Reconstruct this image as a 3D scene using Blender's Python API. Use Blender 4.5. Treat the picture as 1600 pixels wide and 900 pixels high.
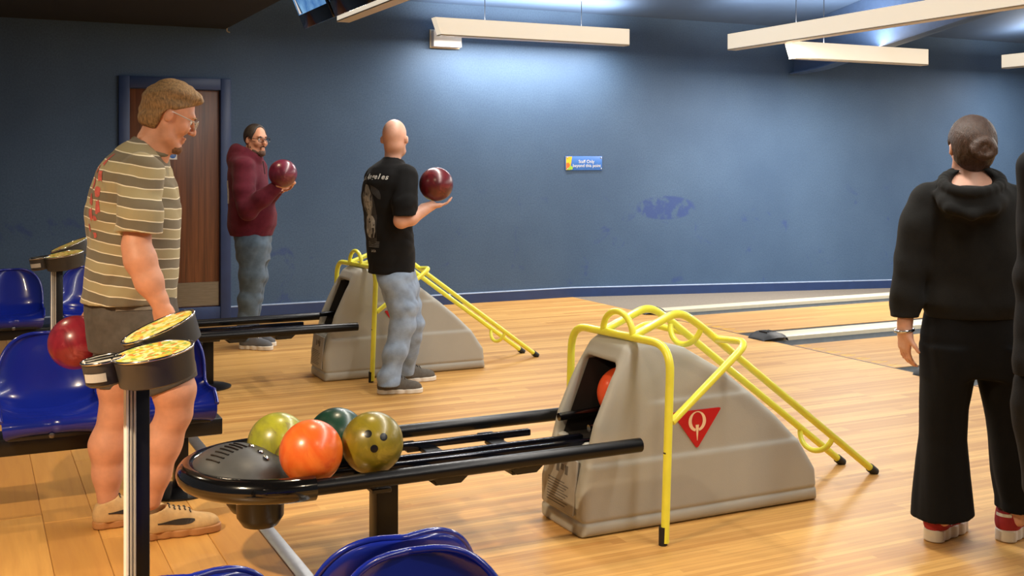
import bpy, bmesh, math, random
import numpy as np
from mathutils import Vector, Matrix
from mathutils.bvhtree import BVHTree

# ------------------------------------------------------------------ clear
for o in list(bpy.data.objects):
    bpy.data.objects.remove(o, do_unlink=True)
SC = bpy.context.scene
COL = SC.collection

# ------------------------------------------------------------------ camera
F, CX, CY, CAMH = 1735.0, 800.0, 256.0, 1.45      # focal length / principal point in 1600x900 px
LR, LF = 0.89844, 0.43910                          # lane direction seen from the camera (right, forward)
YAW = math.atan2(LR, LF) - math.pi / 2
cam_d = bpy.data.cameras.new('camera')
cam = bpy.data.objects.new('camera', cam_d)
COL.objects.link(cam)
cam.location = (0, 0, CAMH)
cam.rotation_euler = (math.pi / 2, 0, YAW)
cam_d.sensor_width = 36
cam_d.lens = 36 * F / 1600
cam_d.shift_y = -(450 - CY) / 1600
cam_d.clip_start = 0.05
SC.camera = cam

# ------------------------------------------------------------------ world, exposure, large lights
w = bpy.data.worlds.new('world'); SC.world = w; w.use_nodes = True
bg = w.node_tree.nodes['Background']
bg.inputs[0].default_value = (0.85, 0.92, 1.0, 1)
bg.inputs[1].default_value = 0.09
SC.view_settings.view_transform = 'Standard'
SC.view_settings.look = 'None'
SC.view_settings.gamma = 1
SC.view_settings.exposure = 0.0
SC.view_settings.use_curve_mapping = False
FIX_SIDE = 0.66      # glow of the opal sides of the hanging lights
FIX_DOWN = 22.5      # W per metre, light sent down by a hanging light
FIX_UP = 12.0
DOWN_W = 25.0        # recessed lamps over the seating

# ------------------------------------------------------------------ helpers: pixel -> place
def ray(px, py):
    r = (px - CX) / F
    return (LF + r * LR, LR - r * LF, (CY - py) / F)
def P(px, py, z=0.0):
    d = ray(px, py); t = (z - CAMH) / d[2]
    return Vector((d[0] * t, d[1] * t, z))
def PY(px, py, Y):
    d = ray(px, py); t = Y / d[1]
    return Vector((d[0] * t, Y, CAMH + d[2] * t))
def PT(px, py, t):
    d = ray(px, py)
    return Vector((d[0] * t, d[1] * t, CAMH + d[2] * t))

# ------------------------------------------------------------------ helpers: materials
def lin(c):
    return tuple(((v / 255) / 12.92 if v / 255 <= .04045 else ((v / 255 + .055) / 1.055) ** 2.4) for v in c) + (1,)
class NT:
    def __init__(s, name):
        s.m = bpy.data.materials.new(name); s.m.use_nodes = True
        s.t = s.m.node_tree; s.b = s.t.nodes['Principled BSDF']
        s.o = s.t.nodes['Material Output']
    def n(s, typ, **kw):
        x = s.t.nodes.new(typ)
        for k, v in kw.items():
            if k.startswith('i_'):
                x.inputs[int(k[2:])].default_value = v
            else:
                setattr(x, k, v)
        return x
    def l(s, a, b): s.t.links.new(a, b)
    def math(s, op, a, b=None, c=None):
        x = s.n('ShaderNodeMath', operation=op)
        for i, v in enumerate((a, b, c)):
            if v is None: continue
            if isinstance(v, (int, float)): x.inputs[i].default_value = v
            else: s.l(v, x.inputs[i])
        return x.outputs[0]
    def mix(s, fac, a, b, blend='MIX'):
        x = s.n('ShaderNodeMix', data_type='RGBA', blend_type=blend)
        for i, v in ((0, fac), (6, a), (7, b)):
            if isinstance(v, (int, float)): x.inputs[i].default_value = v
            elif isinstance(v, tuple): x.inputs[i].default_value = v
            else: s.l(v, x.inputs[i])
        return x.outputs[2]
    def coord(s, out='Object', scale=(1, 1, 1)):
        c = s.n('ShaderNodeTexCoord')
        m = s.n('ShaderNodeMapping'); m.inputs['Scale'].default_value = scale
        s.l(c.outputs[out], m.inputs[0]); return m.outputs[0]
    def noise(s, vec, scale=5, detail=3, rough=.55, dist=0):
        x = s.n('ShaderNodeTexNoise'); x.inputs['Scale'].default_value = scale
        x.inputs['Detail'].default_value = detail; x.inputs['Roughness'].default_value = rough
        x.inputs['Distortion'].default_value = dist
        s.l(vec, x.inputs['Vector']); return x.outputs[0]
    def ramp(s, v, lo, hi):
        x = s.n('ShaderNodeMapRange'); x.inputs[1].default_value = lo; x.inputs[2].default_value = hi
        s.l(v, x.inputs[0]); return x.outputs[0]
    def bump(s, v, strength=.3, dist=.01):
        x = s.n('ShaderNodeBump'); x.inputs['Strength'].default_value = strength
        x.inputs['Distance'].default_value = dist
        s.l(v, x.inputs['Height']); s.l(x.outputs[0], s.b.inputs['Normal'])
    def set(s, **kw):
        for k, v in kw.items():
            k = {'rough': 'Roughness', 'metal': 'Metallic', 'col': 'Base Color', 'coat': 'Coat Weight',
                 'coatr': 'Coat Roughness', 'spec': 'Specular IOR Level', 'sheen': 'Sheen Weight',
                 'em': 'Emission Color', 'ems': 'Emission Strength', 'sss': 'Subsurface Weight'}[k]
            i = s.b.inputs[k]
            if hasattr(v, 'is_output') : s.l(v, i)
            else: i.default_value = v
        return s
def mat(name, c, rough=.5, metal=0., var=.12, scale=18., bump=0., bscale=120., coat=0., spec=.5, sheen=0., sss=0., stretch=(1, 1, 1)):
    N = NT(name); v = N.coord('Object', stretch)
    c1 = lin(c)
    if var:
        nz = N.ramp(N.noise(v, scale, 4), .3, .7)
        dk = tuple(x * (1 - var) for x in c1[:3]) + (1,); lt = tuple(min(1, x * (1 + var)) for x in c1[:3]) + (1,)
        N.set(col=N.mix(nz, dk, lt))
    else: N.set(col=c1)
    N.set(rough=rough, metal=metal, coat=coat, spec=spec, sheen=sheen, sss=sss)
    if sss: N.b.inputs['Subsurface Radius'].default_value = (.012, .005, .003)
    if bump: N.bump(N.noise(v, bscale, 3), bump, .004)
    return N.m

M = {}
# painted wall
N = NT('painted_wall'); v = N.coord()
big = N.ramp(N.noise(v, .9, 4), .35, .7)
fine = N.ramp(N.noise(N.coord('Object', (1, 1, .8)), 75, 3), .3, .7)
base = N.mix(big, lin((68, 92, 121)), lin((80, 105, 134)))
base = N.mix(N.math('MULTIPLY', fine, .5), base, lin((48, 68, 100)))
sep = N.n('ShaderNodeSeparateXYZ'); N.l(N.coord(), sep.inputs[0])
sc = N.ramp(N.noise(v, 3.1, 5, .65, .6), .60, .68)
band = N.math('MULTIPLY', N.ramp(sep.outputs[2], 1.25, .9), .75)
scx = N.math('SUBTRACT', 1.0, N.math('MINIMUM', 1.0, N.math('ADD', N.math('POWER', N.math('MULTIPLY', N.math('SUBTRACT', sep.outputs[0], 7.12), 2.4), 2.0),
                                                     N.math('POWER', N.math('MULTIPLY', N.math('SUBTRACT', sep.outputs[2], .95), 7.0), 2.0))))
patch = N.math('MULTIPLY', N.ramp(scx, 0.0, .25), N.ramp(N.noise(v, 7.0, 4), .42, .52))
allsc = N.math('MAXIMUM', N.math('MULTIPLY', sc, band), patch)
base = N.mix(N.math('MULTIPLY', allsc, .7), base, lin((46, 66, 126)))
N.set(col=base, rough=.62, spec=.35); N.bump(N.noise(v, 90, 4), .12, .004); M['wall'] = N.m
M['trim_blue'] = mat('trim_blue', (38, 59, 102), .42, var=.1, scale=6)
M['edge_line'] = mat('edge_line', (150, 165, 190), .6)
M['ceil'] = mat('ceiling_paint', (70, 92, 124), .8, var=.08, scale=2)
M['ceil_dark'] = mat('dark_ceiling_panel', (16, 20, 28), .9, var=.1, scale=4)
M['steel_blue'] = mat('blue_steel', (66, 88, 124), .5, var=.06)
# strip wood
def strip_wood(name, c1, c2, c3, bw=.0275, rough=.46, gl=.05):
    N = NT(name); v = N.coord(); s_ = N.n('ShaderNodeSeparateXYZ'); N.l(v, s_.inputs[0])
    def rows(w_, ln, seed):
        row = N.math('ADD', N.math('FLOOR', N.math('DIVIDE', s_.outputs[1], w_)), seed)
        wn = N.n('ShaderNodeTexWhiteNoise', noise_dimensions='1D'); N.l(row, wn.inputs['W'])
        xx = N.math('FLOOR', N.math('DIVIDE', N.math('ADD', s_.outputs[0], N.math('MULTIPLY', wn.outputs[0], 9.0)), ln))
        wn2 = N.n('ShaderNodeTexWhiteNoise', noise_dimensions='2D')
        cb = N.n('ShaderNodeCombineXYZ'); N.l(row, cb.inputs[0]); N.l(xx, cb.inputs[1]); N.l(cb.outputs[0], wn2.inputs['Vector'])
        return wn2.outputs[0]
    g = N.noise(N.coord('Object', (1.0, 30, 1)), 3.0, 5, .6, .4)
    k = N.math('ADD', N.math('MULTIPLY', rows(bw, 1.35, 0.), .5), N.math('MULTIPLY', rows(bw * 3, 2.1, 50.), .5))
    col = N.mix(N.ramp(k, .15, .85), lin(c1), lin(c2))
    col = N.mix(N.math('MULTIPLY', N.ramp(g, .4, .75), .5), col, lin(c3))
    fr = N.math('FRACT', N.math('DIVIDE', s_.outputs[1], bw))
    seam = N.math('LESS_THAN', fr, .06)
    col = N.mix(N.math('MULTIPLY', seam, .3), col, lin((110, 70, 35)))
    sp = N.ramp(N.noise(v, 7.5, 1), .80, .82)
    col = N.mix(sp, col, lin((60, 40, 25)))
    N.set(col=col, rough=rough, coat=gl, coatr=.25, spec=.22)
    N.bump(g, .05, .002)
    return N.m
M['approach'] = strip_wood('approach_boards', (228, 180, 106), (190, 139, 76), (172, 117, 60))
M['lane'] = strip_wood('lane_boards', (212, 168, 102), (186, 138, 80), (168, 118, 64), rough=.34)
# laminate planks
N = NT('laminate_plank'); oi = N.n('ShaderNodeObjectInfo')
g = N.noise(N.coord('Object', (14, 1, 1)), 2.2, 5, .6, .3)
col = N.mix(oi.outputs['Random'], lin((218, 164, 88)), lin((196, 140, 70)))
col = N.mix(N.math('MULTIPLY', N.ramp(g, .4, .75), .45), col, lin((176, 118, 62)))
N.set(col=col, rough=.36, coat=.1, coatr=.2); M['plank'] = N.m
M['subfloor'] = mat('subfloor', (70, 48, 28), .8)
M['alu'] = mat('aluminium_strip', (196, 196, 198), .34, 1., var=.06, scale=30)
M['carpet'] = mat('grey_carpet', (128, 118, 106), .95, var=.15, scale=60, bump=.4, bscale=400)
M['gutter'] = mat('gutter_grey', (96, 102, 106), .5, var=.1)
M['cap_cream'] = mat('cream_cap', (206, 195, 170), .4, var=.04)
M['rubber'] = mat('black_rubber', (20, 21, 24), .55, var=.2, scale=40, bump=.3)
M['black'] = mat('black_plastic', (16, 16, 18), .32, var=.1)
M['gloss_black'] = mat('gloss_black', (12, 12, 14), .14, var=0., coat=.6)
M['satin_black'] = mat('satin_black_metal', (18, 18, 21), .3, .4, var=.1)
M['rail_blue'] = mat('dark_rail', (28, 30, 42), .16, .7, var=.1)
M['hood'] = mat('moulded_grey_plastic', (168, 165, 155), .5, var=.06, scale=3, bump=.12, bscale=260)
M['hood_in'] = mat('hood_inside_shade', (34, 31, 29), .7)  # dark tone standing in for the shade inside the mouth
M['panel_lbl'] = mat('panel_grey', (150, 144, 134), .45, var=.12, scale=8)
M['grime'] = mat('worn_print', (84, 80, 78), .6)
M['yellow'] = mat('yellow_tube', (238, 233, 74), .3, var=.05, scale=12, coat=.3)
M['red'] = mat('logo_red', (190, 24, 30), .35, var=.03)
M['cream'] = mat('logo_cream', (240, 205, 165), .4, var=.0)
M['seat_blue'] = mat('seat_blue_plastic', (20, 37, 142), .22, var=.05, scale=8, coat=.4)
M['seat_navy'] = M['seat_blue']
M['bolt'] = mat('bolt_steel', (120, 120, 125), .3, 1.)
M['steel'] = mat('brushed_steel', (150, 146, 138), .38, 1., var=.12, scale=9, stretch=(1, 1, 12))
M['chrome'] = mat('chrome', (200, 200, 202), .15, 1., var=0)
M['console'] = mat('console_grey', (56, 53, 50), .42, var=.08)
M['grey_lbl'] = mat('label_grey', (176, 170, 160), .5, var=.05)
M['white'] = mat('white_paint', (232, 230, 224), .5, var=.03)
M['wire'] = mat('thin_cable', (40, 44, 52), .5)
M['sign_blue'] = mat('sign_blue', (58, 112, 188), .35, var=.1, scale=8)
M['sign_yellow'] = mat('sign_yellow', (238, 186, 44), .35)
M['sign_orange'] = mat('sign_orange', (226, 104, 44), .35)
M['sign_green'] = mat('sign_green', (150, 190, 60), .35)
M['dark_green'] = mat('fairing_grey', (70, 71, 72), .45, .0, var=.1)
# door wood
N = NT('door_wood'); g = N.noise(N.coord('Object', (16, 1, .5)), 2.0, 6, .62, .8)
N.set(col=N.mix(N.ramp(g, .3, .72), lin((128, 78, 48)), lin((76, 44, 30))), rough=.4); M['door'] = N.m
# opal light
N = NT('opal_light'); N.set(col=lin((236, 224, 196)), rough=.5, em=lin((255, 242, 218)), ems=FIX_SIDE); M['opal'] = N.m
N = NT('lamp_disc'); N.set(col=(1, 1, 1, 1), em=(1, .86, .66, 1), ems=6.); M['lampdisc'] = N.m
# screens
N = NT('screen_blue'); g = N.noise(N.coord('Object', (1, 1, 1)), 9, 3)
sc_c = N.mix(N.ramp(g, .35, .7), lin((70, 120, 180)), lin((130, 180, 225)))
N.set(col=(0.02, .02, .02, 1), rough=.2, em=sc_c, ems=.9); M['screen'] = N.m
N = NT('screen_beige'); N.set(col=(.02, .02, .02, 1), em=lin((226, 214, 206)), ems=.9); M['screen_lane'] = N.m
# keypad label
N = NT('keypad_label'); vo = N.n('ShaderNodeTexVoronoi', feature='F1'); vo.inputs['Scale'].default_value = 80.
N.l(N.coord(), vo.inputs['Vector']); s2 = N.n('ShaderNodeSeparateColor'); N.l(vo.outputs['Color'], s2.inputs[0])
c_ = N.mix(N.math('GREATER_THAN', s2.outputs[0], .62), lin((222, 202, 140)), lin((198, 178, 66)))
c_ = N.mix(N.math('GREATER_THAN', s2.outputs[1], .82), c_, lin((206, 122, 50)))
c_ = N.mix(N.math('GREATER_THAN', s2.outputs[2], .85), c_, lin((136, 160, 74)))
N.set(col=c_, rough=.35); M['keys'] = N.m
def swirl(name, a, b, c=None, scale=5., rough=.33):
    N = NT(name); n1 = N.noise(N.coord(), scale, 5, .6, 2.2)
    col = N.mix(N.ramp(n1, .38, .66), lin(a), lin(b))
    if c: col = N.mix(N.ramp(N.noise(N.coord(), scale * 1.7, 4, .6, 1.5), .56, .7), col, lin(c))
    N.set(col=col, rough=rough, coat=.35, coatr=.22); return N.m

# ------------------------------------------------------------------ helpers: meshes
def link(o, parent=None):
    COL.objects.link(o)
    if parent: o.parent = parent
    return o
def tag(o, label=None, cat=None, group=None, kind=None):
    if label: o['label'] = label
    if cat: o['category'] = cat
    if group: o['group'] = group
    if kind: o['kind'] = kind
    return o
def empty(name, loc=(0, 0, 0), rz=0.0):
    o = bpy.data.objects.new(name, None); o.location = loc; o.rotation_euler = (0, 0, rz)
    o.empty_display_size = .1
    return link(o)
def mk(name, V, Fc, m, parent=None, smooth=False, loc=None):
    me = bpy.data.meshes.new(name); me.from_pydata([tuple(x) for x in V], [], Fc)
    me.materials.append(m)
    if smooth: me.polygons.foreach_set('use_smooth', [True] * len(me.polygons))
    me.update(); o = bpy.data.objects.new(name, me)
    if loc is not None: o.location = loc
    return link(o, parent)
def bm_obj(name, bm, m, parent=None, smooth=False, loc=None, rot=None):
    me = bpy.data.meshes.new(name); bmesh.ops.recalc_face_normals(bm, faces=bm.faces); bm.to_mesh(me); bm.free()
    me.materials.append(m)
    if smooth:
        me.polygons.foreach_set('use_smooth', [True] * len(me.polygons))
    o = bpy.data.objects.new(name, me)
    if loc is not None: o.location = loc
    if rot is not None: o.rotation_euler = rot
    return link(o, parent)
def auto(o, ang=40):
    me = o.data
    me.polygons.foreach_set('use_smooth', [True] * len(me.polygons))
    me.set_sharp_from_angle(angle=math.radians(ang)); return o
def box_bm(lo, hi, bev=0.0, seg=2, bm=None, mtx=None):
    b = bmesh.new()
    bmesh.ops.create_cube(b, size=1)
    c = [(lo[i] + hi[i]) / 2 for i in range(3)]; s = [hi[i] - lo[i] for i in range(3)]
    for v_ in b.verts: v_.co = Vector((c[0] + v_.co.x * s[0], c[1] + v_.co.y * s[1], c[2] + v_.co.z * s[2]))
    if bev: bmesh.ops.bevel(b, geom=b.edges[:], offset=bev, segments=seg, affect='EDGES', profile=.5)
    if mtx: bmesh.ops.transform(b, matrix=mtx, verts=b.verts)
    if bm is None: return b
    me = bpy.data.meshes.new('tmp'); b.to_mesh(me); b.free(); bm.from_mesh(me); bpy.data.meshes.remove(me)
    return bm
def box(name, lo, hi, m, parent=None, bev=0.0, seg=2, mtx=None):
    o = bm_obj(name, box_bm(lo, hi, bev, seg, None, mtx), m, parent)
    if bev: auto(o)
    return o
def round_path(pts, rad, n=6):
    pts = [Vector(p) for p in pts]; out = [pts[0]]
    for i in range(1, len(pts) - 1):
        a, b, c = pts[i - 1], pts[i], pts[i + 1]
        d1 = (a - b); d2 = (c - b); r = min(rad, d1.length * .49, d2.length * .49)
        p1 = b + d1.normalized() * r; p2 = b + d2.normalized() * r
        for k in range(n + 1):
            t = k / n; out.append(p1 * (1 - t) ** 2 + b * 2 * t * (1 - t) + p2 * t ** 2)
    out.append(pts[-1]); return out
def tube_geo(path, r, seg=12, closed=False, caps=True):
    path = [Vector(p) for p in path]; n = len(path); V = []; Fc = []
    rr = r if isinstance(r, (list, tuple)) else [r] * n
    T = []
    for i in range(n):
        if closed: d = path[(i + 1) % n] - path[i - 1]
        else: d = path[min(i + 1, n - 1)] - path[max(i - 1, 0)]
        T.append(d.normalized())
    up = Vector((0, 0, 1)) if abs(T[0].z) < .9 else Vector((1, 0, 0))
    nrm = (up - T[0] * up.dot(T[0])).normalized()
    for i in range(n):
        nrm = (nrm - T[i] * nrm.dot(T[i])).normalized(); bi = T[i].cross(nrm)
        for k in range(seg):
            a = 2 * math.pi * k / seg
            V.append(path[i] + (nrm * math.cos(a) + bi * math.sin(a)) * rr[i])
    m_ = n if closed else n - 1
    for i in range(m_):
        for k in range(seg):
            j = (i + 1) % n
            Fc.append((i * seg + k, i * seg + (k + 1) % seg, j * seg + (k + 1) % seg, j * seg + k))
    if caps and not closed:
        Fc.append(tuple(range(seg))[::-1]); Fc.append(tuple((n - 1) * seg + k for k in range(seg)))
    return V, Fc
def tube(name, path, r, m, parent=None, seg=12, closed=False):
    V, Fc = tube_geo(path, r, seg, closed); o = mk(name, V, Fc, m, parent, True)
    return auto(o, 50)
def lathe(name, prof, m, parent=None, seg=32, loc=None, mtx=None, smooth=True):
    V = []; Fc = []
    for (r, z) in prof:
        for k in range(seg):
            a = 2 * math.pi * k / seg; V.append(Vector((r * math.cos(a), r * math.sin(a), z)))
    for i in range(len(prof) - 1):
        for k in range(seg):
            Fc.append((i * seg + k, i * seg + (k + 1) % seg, (i + 1) * seg + (k + 1) % seg, (i + 1) * seg + k))
    Fc.append(tuple(range(seg))[::-1]); Fc.append(tuple((len(prof) - 1) * seg + k for k in range(seg)))
    if mtx: V = [mtx @ v_ for v_ in V]
    o = mk(name, V, Fc, m, parent, True, loc)
    return auto(o, 40)
def prism(name, poly, z0, z1, m, parent=None, mtx=None):
    n = len(poly); V = [Vector((x, y, z0)) for x, y in poly] + [Vector((x, y, z1)) for x, y in poly]
    Fc = [tuple(range(n))[::-1], tuple(range(n, 2 * n))] + [(i, (i + 1) % n, n + (i + 1) % n, n + i) for i in range(n)]
    if mtx: V = [mtx @ v_ for v_ in V]
    bm = bmesh.new(); vs = [bm.verts.new(v_) for v_ in V]
    for f in Fc: bm.faces.new([vs[i] for i in f])
    return bm_obj(name, bm, m, parent)
def rpoly(pts, rad, n=5):
    out = []; L = len(pts)
    for i in range(L):
        a, b, c = Vector(pts[i - 1]), Vector(pts[i]), Vector(pts[(i + 1) % L])
        p1 = b + (a - b).normalized() * rad; p2 = b + (c - b).normalized() * rad
        for k in range(n + 1):
            t = k / n; q = p1 * (1 - t) ** 2 + b * 2 * t * (1 - t) + p2 * t ** 2; out.append((q.x, q.y))
    return out
def frame(origin, ux, uy):
    ux = Vector(ux).normalized(); uy = Vector(uy).normalized(); uz = ux.cross(uy).normalized(); uy = uz.cross(ux)
    m = Matrix.Identity(4)
    for i, a in enumerate((ux, uy, uz)):
        for j in range(3): m[j][i] = a[j]
    for j in range(3): m[j][3] = origin[j]
    return m
def text_geo(s, size, align='CENTER', shear=0.0, bold=.0):
    cu = bpy.data.curves.new('txt', 'FONT'); cu.body = s; cu.size = size; cu.align_x = align; cu.align_y = 'CENTER'
    cu.shear = shear; cu.fill_mode = 'FRONT' if hasattr(cu, 'fill_mode') else cu.fill_mode
    cu.resolution_u = 3; cu.offset = size * bold
    o = bpy.data.objects.new('txt', cu); COL.objects.link(o)
    bpy.context.view_layer.update()
    me = o.evaluated_get(bpy.context.evaluated_depsgraph_get()).to_mesh()
    V = [v_.co.copy() for v_ in me.vertices]; Fc = [tuple(p.vertices) for p in me.polygons]
    o.evaluated_get(bpy.context.evaluated_depsgraph_get()).to_mesh_clear()
    bpy.data.objects.remove(o, do_unlink=True); bpy.data.curves.remove(cu)
    return V, Fc
def text(name, s, size, m, mtx, parent=None, **kw):
    V, Fc = text_geo(s, size, **kw)
    return mk(name, [mtx @ v_ for v_ in V], Fc, m, parent)

# ------------------------------------------------------------------ helpers: volumes turned into smooth skins
class Vol:
    def __init__(s, lo, hi, h):
        s.h = h; s.lo = np.array(lo, np.float32)
        n = [int(math.ceil((hi[i] - lo[i]) / h)) + 1 for i in range(3)]
        s.ax = [(lo[i] + h * np.arange(n[i])).astype(np.float32) for i in range(3)]
        s.D = np.full(n, .5, np.float32)
    def _sub(s, lo, hi):
        sl = []
        for i in range(3):
            a = int(np.searchsorted(s.ax[i], lo[i])); b = int(np.searchsorted(s.ax[i], hi[i]))
            sl.append(slice(max(a - 1, 0), min(b + 1, len(s.ax[i]))))
        return tuple(sl)
    def _g(s, sl):
        return (s.ax[0][sl[0]][:, None, None], s.ax[1][sl[1]][None, :, None], s.ax[2][sl[2]][None, None, :])
    def _put(s, sl, d, k, op):
        a = s.D[sl]
        if a.size == 0: return
        if op == 'add':
            if k > 0:
                hh = np.maximum(k - np.abs(a - d), 0) / k; s.D[sl] = np.minimum(a, d) - hh * hh * k * .25
            else: s.D[sl] = np.minimum(a, d)
        elif op == 'sub':
            d = -d
            if k > 0:
                hh = np.maximum(k - np.abs(a - d), 0) / k; s.D[sl] = np.maximum(a, d) + hh * hh * k * .25
            else: s.D[sl] = np.maximum(a, d)
    def cone(s, a, b, ra, rb, k=.02, op='add'):
        a = np.array(a, np.float32); b = np.array(b, np.float32); R = max(ra, rb) + k + 3 * s.h
        sl = s._sub(np.minimum(a, b) - R, np.maximum(a, b) + R); X, Y, Z = s._g(sl)
        ba = b - a; L = float(ba @ ba) + 1e-9
        t = np.clip(((X - a[0]) * ba[0] + (Y - a[1]) * ba[1] + (Z - a[2]) * ba[2]) / L, 0, 1)
        d = np.sqrt((X - a[0] - t * ba[0]) ** 2 + (Y - a[1] - t * ba[1]) ** 2 + (Z - a[2] - t * ba[2]) ** 2) - (ra + (rb - ra) * t)
        s._put(sl, d, k, op); return s
    def chain(s, pts, k=.02, op='add'):
        for i in range(len(pts) - 1): s.cone(pts[i][0], pts[i + 1][0], pts[i][1], pts[i + 1][1], k, op)
        return s
    def ell(s, c, rad, R=None, k=.02, op='add'):
        c = np.array(c, np.float32); mr = max(rad) + k + 3 * s.h
        sl = s._sub(c - mr, c + mr); X, Y, Z = s._g(sl)
        x, y, z = X - c[0], Y - c[1], Z - c[2]
        if R is None: R = ((1, 0, 0), (0, 1, 0), (0, 0, 1))
        q = [x * R[i][0] + y * R[i][1] + z * R[i][2] for i in range(3)]
        k0 = np.sqrt(sum((q[i] / rad[i]) ** 2 for i in range(3))) + 1e-6
        k1 = np.sqrt(sum((q[i] / rad[i] ** 2) ** 2 for i in range(3))) + 1e-6
        s._put(sl, k0 * (k0 - 1) / k1, k, op); return s
    def rbox(s, c, half, rnd, R=None, k=.0, op='add'):
        c = np.array(c, np.float32); mr = math.sqrt(sum(x * x for x in half)) + k + 3 * s.h
        sl = s._sub(c - mr, c + mr); X, Y, Z = s._g(sl)
        x, y, z = X - c[0], Y - c[1], Z - c[2]
        if R is None: R = ((1, 0, 0), (0, 1, 0), (0, 0, 1))
        q = [np.abs(x * R[i][0] + y * R[i][1] + z * R[i][2]) - (half[i] - rnd) for i in range(3)]
        d = np.sqrt(sum(np.maximum(a, 0) ** 2 for a in q)) + np.minimum(np.maximum(np.maximum(q[0], q[1]), q[2]), 0) - rnd
        s._put(sl, d, k, op); return s
    def loft(s, rows, k=.02, op='add', rot=0.0):
        # rows: (z, cx, cy, a, b) ascending or descending z, ellipse stack with rounded ends
        rows = sorted(rows); zz = np.array([r[0] for r in rows], np.float32)
        m = max(max(r[3], r[4]) for r in rows) + k + 3 * s.h
        lo = (min(r[1] for r in rows) - m, min(r[2] for r in rows) - m, zz[0] - k - 3 * s.h)
        hi = (max(r[1] for r in rows) + m, max(r[2] for r in rows) + m, zz[-1] + k + 3 * s.h)
        sl = s._sub(lo, hi); X, Y, Z = s._g(sl); z1 = s.ax[2][sl[2]]
        def ip(i):
            v = np.array([r[i] for r in rows], np.float32)
            zf = np.clip(z1, zz[0], zz[-1]); out = np.interp(zf, zz, v)
            out = (np.interp(np.clip(z1 - .008, zz[0], zz[-1]), zz, v) + np.interp(np.clip(z1 + .008, zz[0], zz[-1]), zz, v) + 2 * out) / 4
            return out[None, None, :].astype(np.float32)
        cx, cy, a, b = ip(1), ip(2), ip(3), ip(4)
        x, y = X - cx, Y - cy
        if rot:
            cr, sr = math.cos(rot), math.sin(rot); x, y = x * cr + y * sr, -x * sr + y * cr
        k0 = np.sqrt((x / a) ** 2 + (y / b) ** 2) + 1e-6
        k1 = np.sqrt((x / a ** 2) ** 2 + (y / b ** 2) ** 2) + 1e-6
        d = k0 * (k0 - 1) / k1
        d = np.maximum(d, np.maximum(zz[0] - Z, Z - zz[-1]))
        s._put(sl, d, k, op); return s
    def plane(s, p, n, r=.0, keep=None):
        # cut away the side the normal points to
        n = np.array(n, np.float32); n /= np.linalg.norm(n)
        if keep is None: sl = (slice(None),) * 3
        else: sl = s._sub(*keep)
        X, Y, Z = s._g(sl)
        d = (X - p[0]) * n[0] + (Y - p[1]) * n[1] + (Z - p[2]) * n[2]
        if r:
            a = s.D[sl]; hh = np.maximum(r - np.abs(a - d), 0) / r; s.D[sl] = np.maximum(a, d) + hh * hh * r * .25
        else: s.D[sl] = np.maximum(s.D[sl], d)
        return s
    def fold(s, amp, wl, seed=0, dirs=3, aniso=(1, 1, 1)):
        # shallow cloth folds: warped ripples, ridged, fading in and out over the surface
        rng = np.random.RandomState(seed); m = np.abs(s.D) < .03
        i, j, l = np.nonzero(m); p = np.stack([s.ax[0][i], s.ax[1][j], s.ax[2][l]], 1)
        v = np.zeros(len(p), np.float32)
        for q in range(dirs):
            d = rng.normal(size=3) * np.array(aniso); d /= np.linalg.norm(d)
            f = 2 * math.pi / (wl * rng.uniform(.8, 1.4))
            e = rng.normal(size=3); e /= np.linalg.norm(e); e2 = rng.normal(size=3); e2 /= np.linalg.norm(e2)
            ph = p @ d * f + rng.uniform(0, 6) + 1.1 * np.sin(p @ e * f * .3 + rng.uniform(0, 6))
            env = .5 + .5 * np.sin(p @ e2 * f * .22 + rng.uniform(0, 6))
            v += env * (1 - 2 * np.abs(np.sin(ph / 2)) ** 1.3)
        s.D[m] += amp * v / math.sqrt(dirs); return s
    def merge(s, o, k=.0):
        s._put((slice(None),) * 3, o.D, k, 'add'); return s
    def like(s):
        o = Vol.__new__(Vol); o.h, o.lo, o.ax = s.h, s.lo, s.ax; o.D = np.full(s.D.shape, .5, np.float32); return o
    def mesh(s):
        D = s.D; D[0], D[-1] = 1, 1; D[:, 0], D[:, -1] = 1, 1; D[:, :, 0], D[:, :, -1] = 1, 1
        S = D < 0; nx, ny, nz = [a - 1 for a in D.shape]
        cnt = np.zeros((nx, ny, nz), np.int8)
        for dx in (0, 1):
            for dy in (0, 1):
                for dz in (0, 1): cnt += S[dx:dx + nx, dy:dy + ny, dz:dz + nz]
        act = (cnt > 0) & (cnt < 8); I, J, K = np.nonzero(act)
        idx = np.full(act.shape, -1, np.int32); idx[I, J, K] = np.arange(len(I))
        acc = np.zeros((len(I), 3), np.float32); n = np.zeros(len(I), np.float32)
        cor = [(0, 0, 0), (1, 0, 0), (0, 1, 0), (1, 1, 0), (0, 0, 1), (1, 0, 1), (0, 1, 1), (1, 1, 1)]
        val = [D[I + c[0], J + c[1], K + c[2]] for c in cor]
        for a, b in ((0, 1), (2, 3), (4, 5), (6, 7), (0, 2), (1, 3), (4, 6), (5, 7), (0, 4), (1, 5), (2, 6), (3, 7)):
            va, vb = val[a], val[b]; m = (va < 0) != (vb < 0)
            t = np.where(m, va / np.where(m, va - vb, 1), 0)
            ca, cb = np.array(cor[a], np.float32), np.array(cor[b], np.float32)
            acc += np.where(m[:, None], ca + t[:, None] * (cb - ca), 0); n += m
        V = (acc / n[:, None] + np.stack([I, J, K], 1)) * s.h + s.lo
        Q = []
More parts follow.
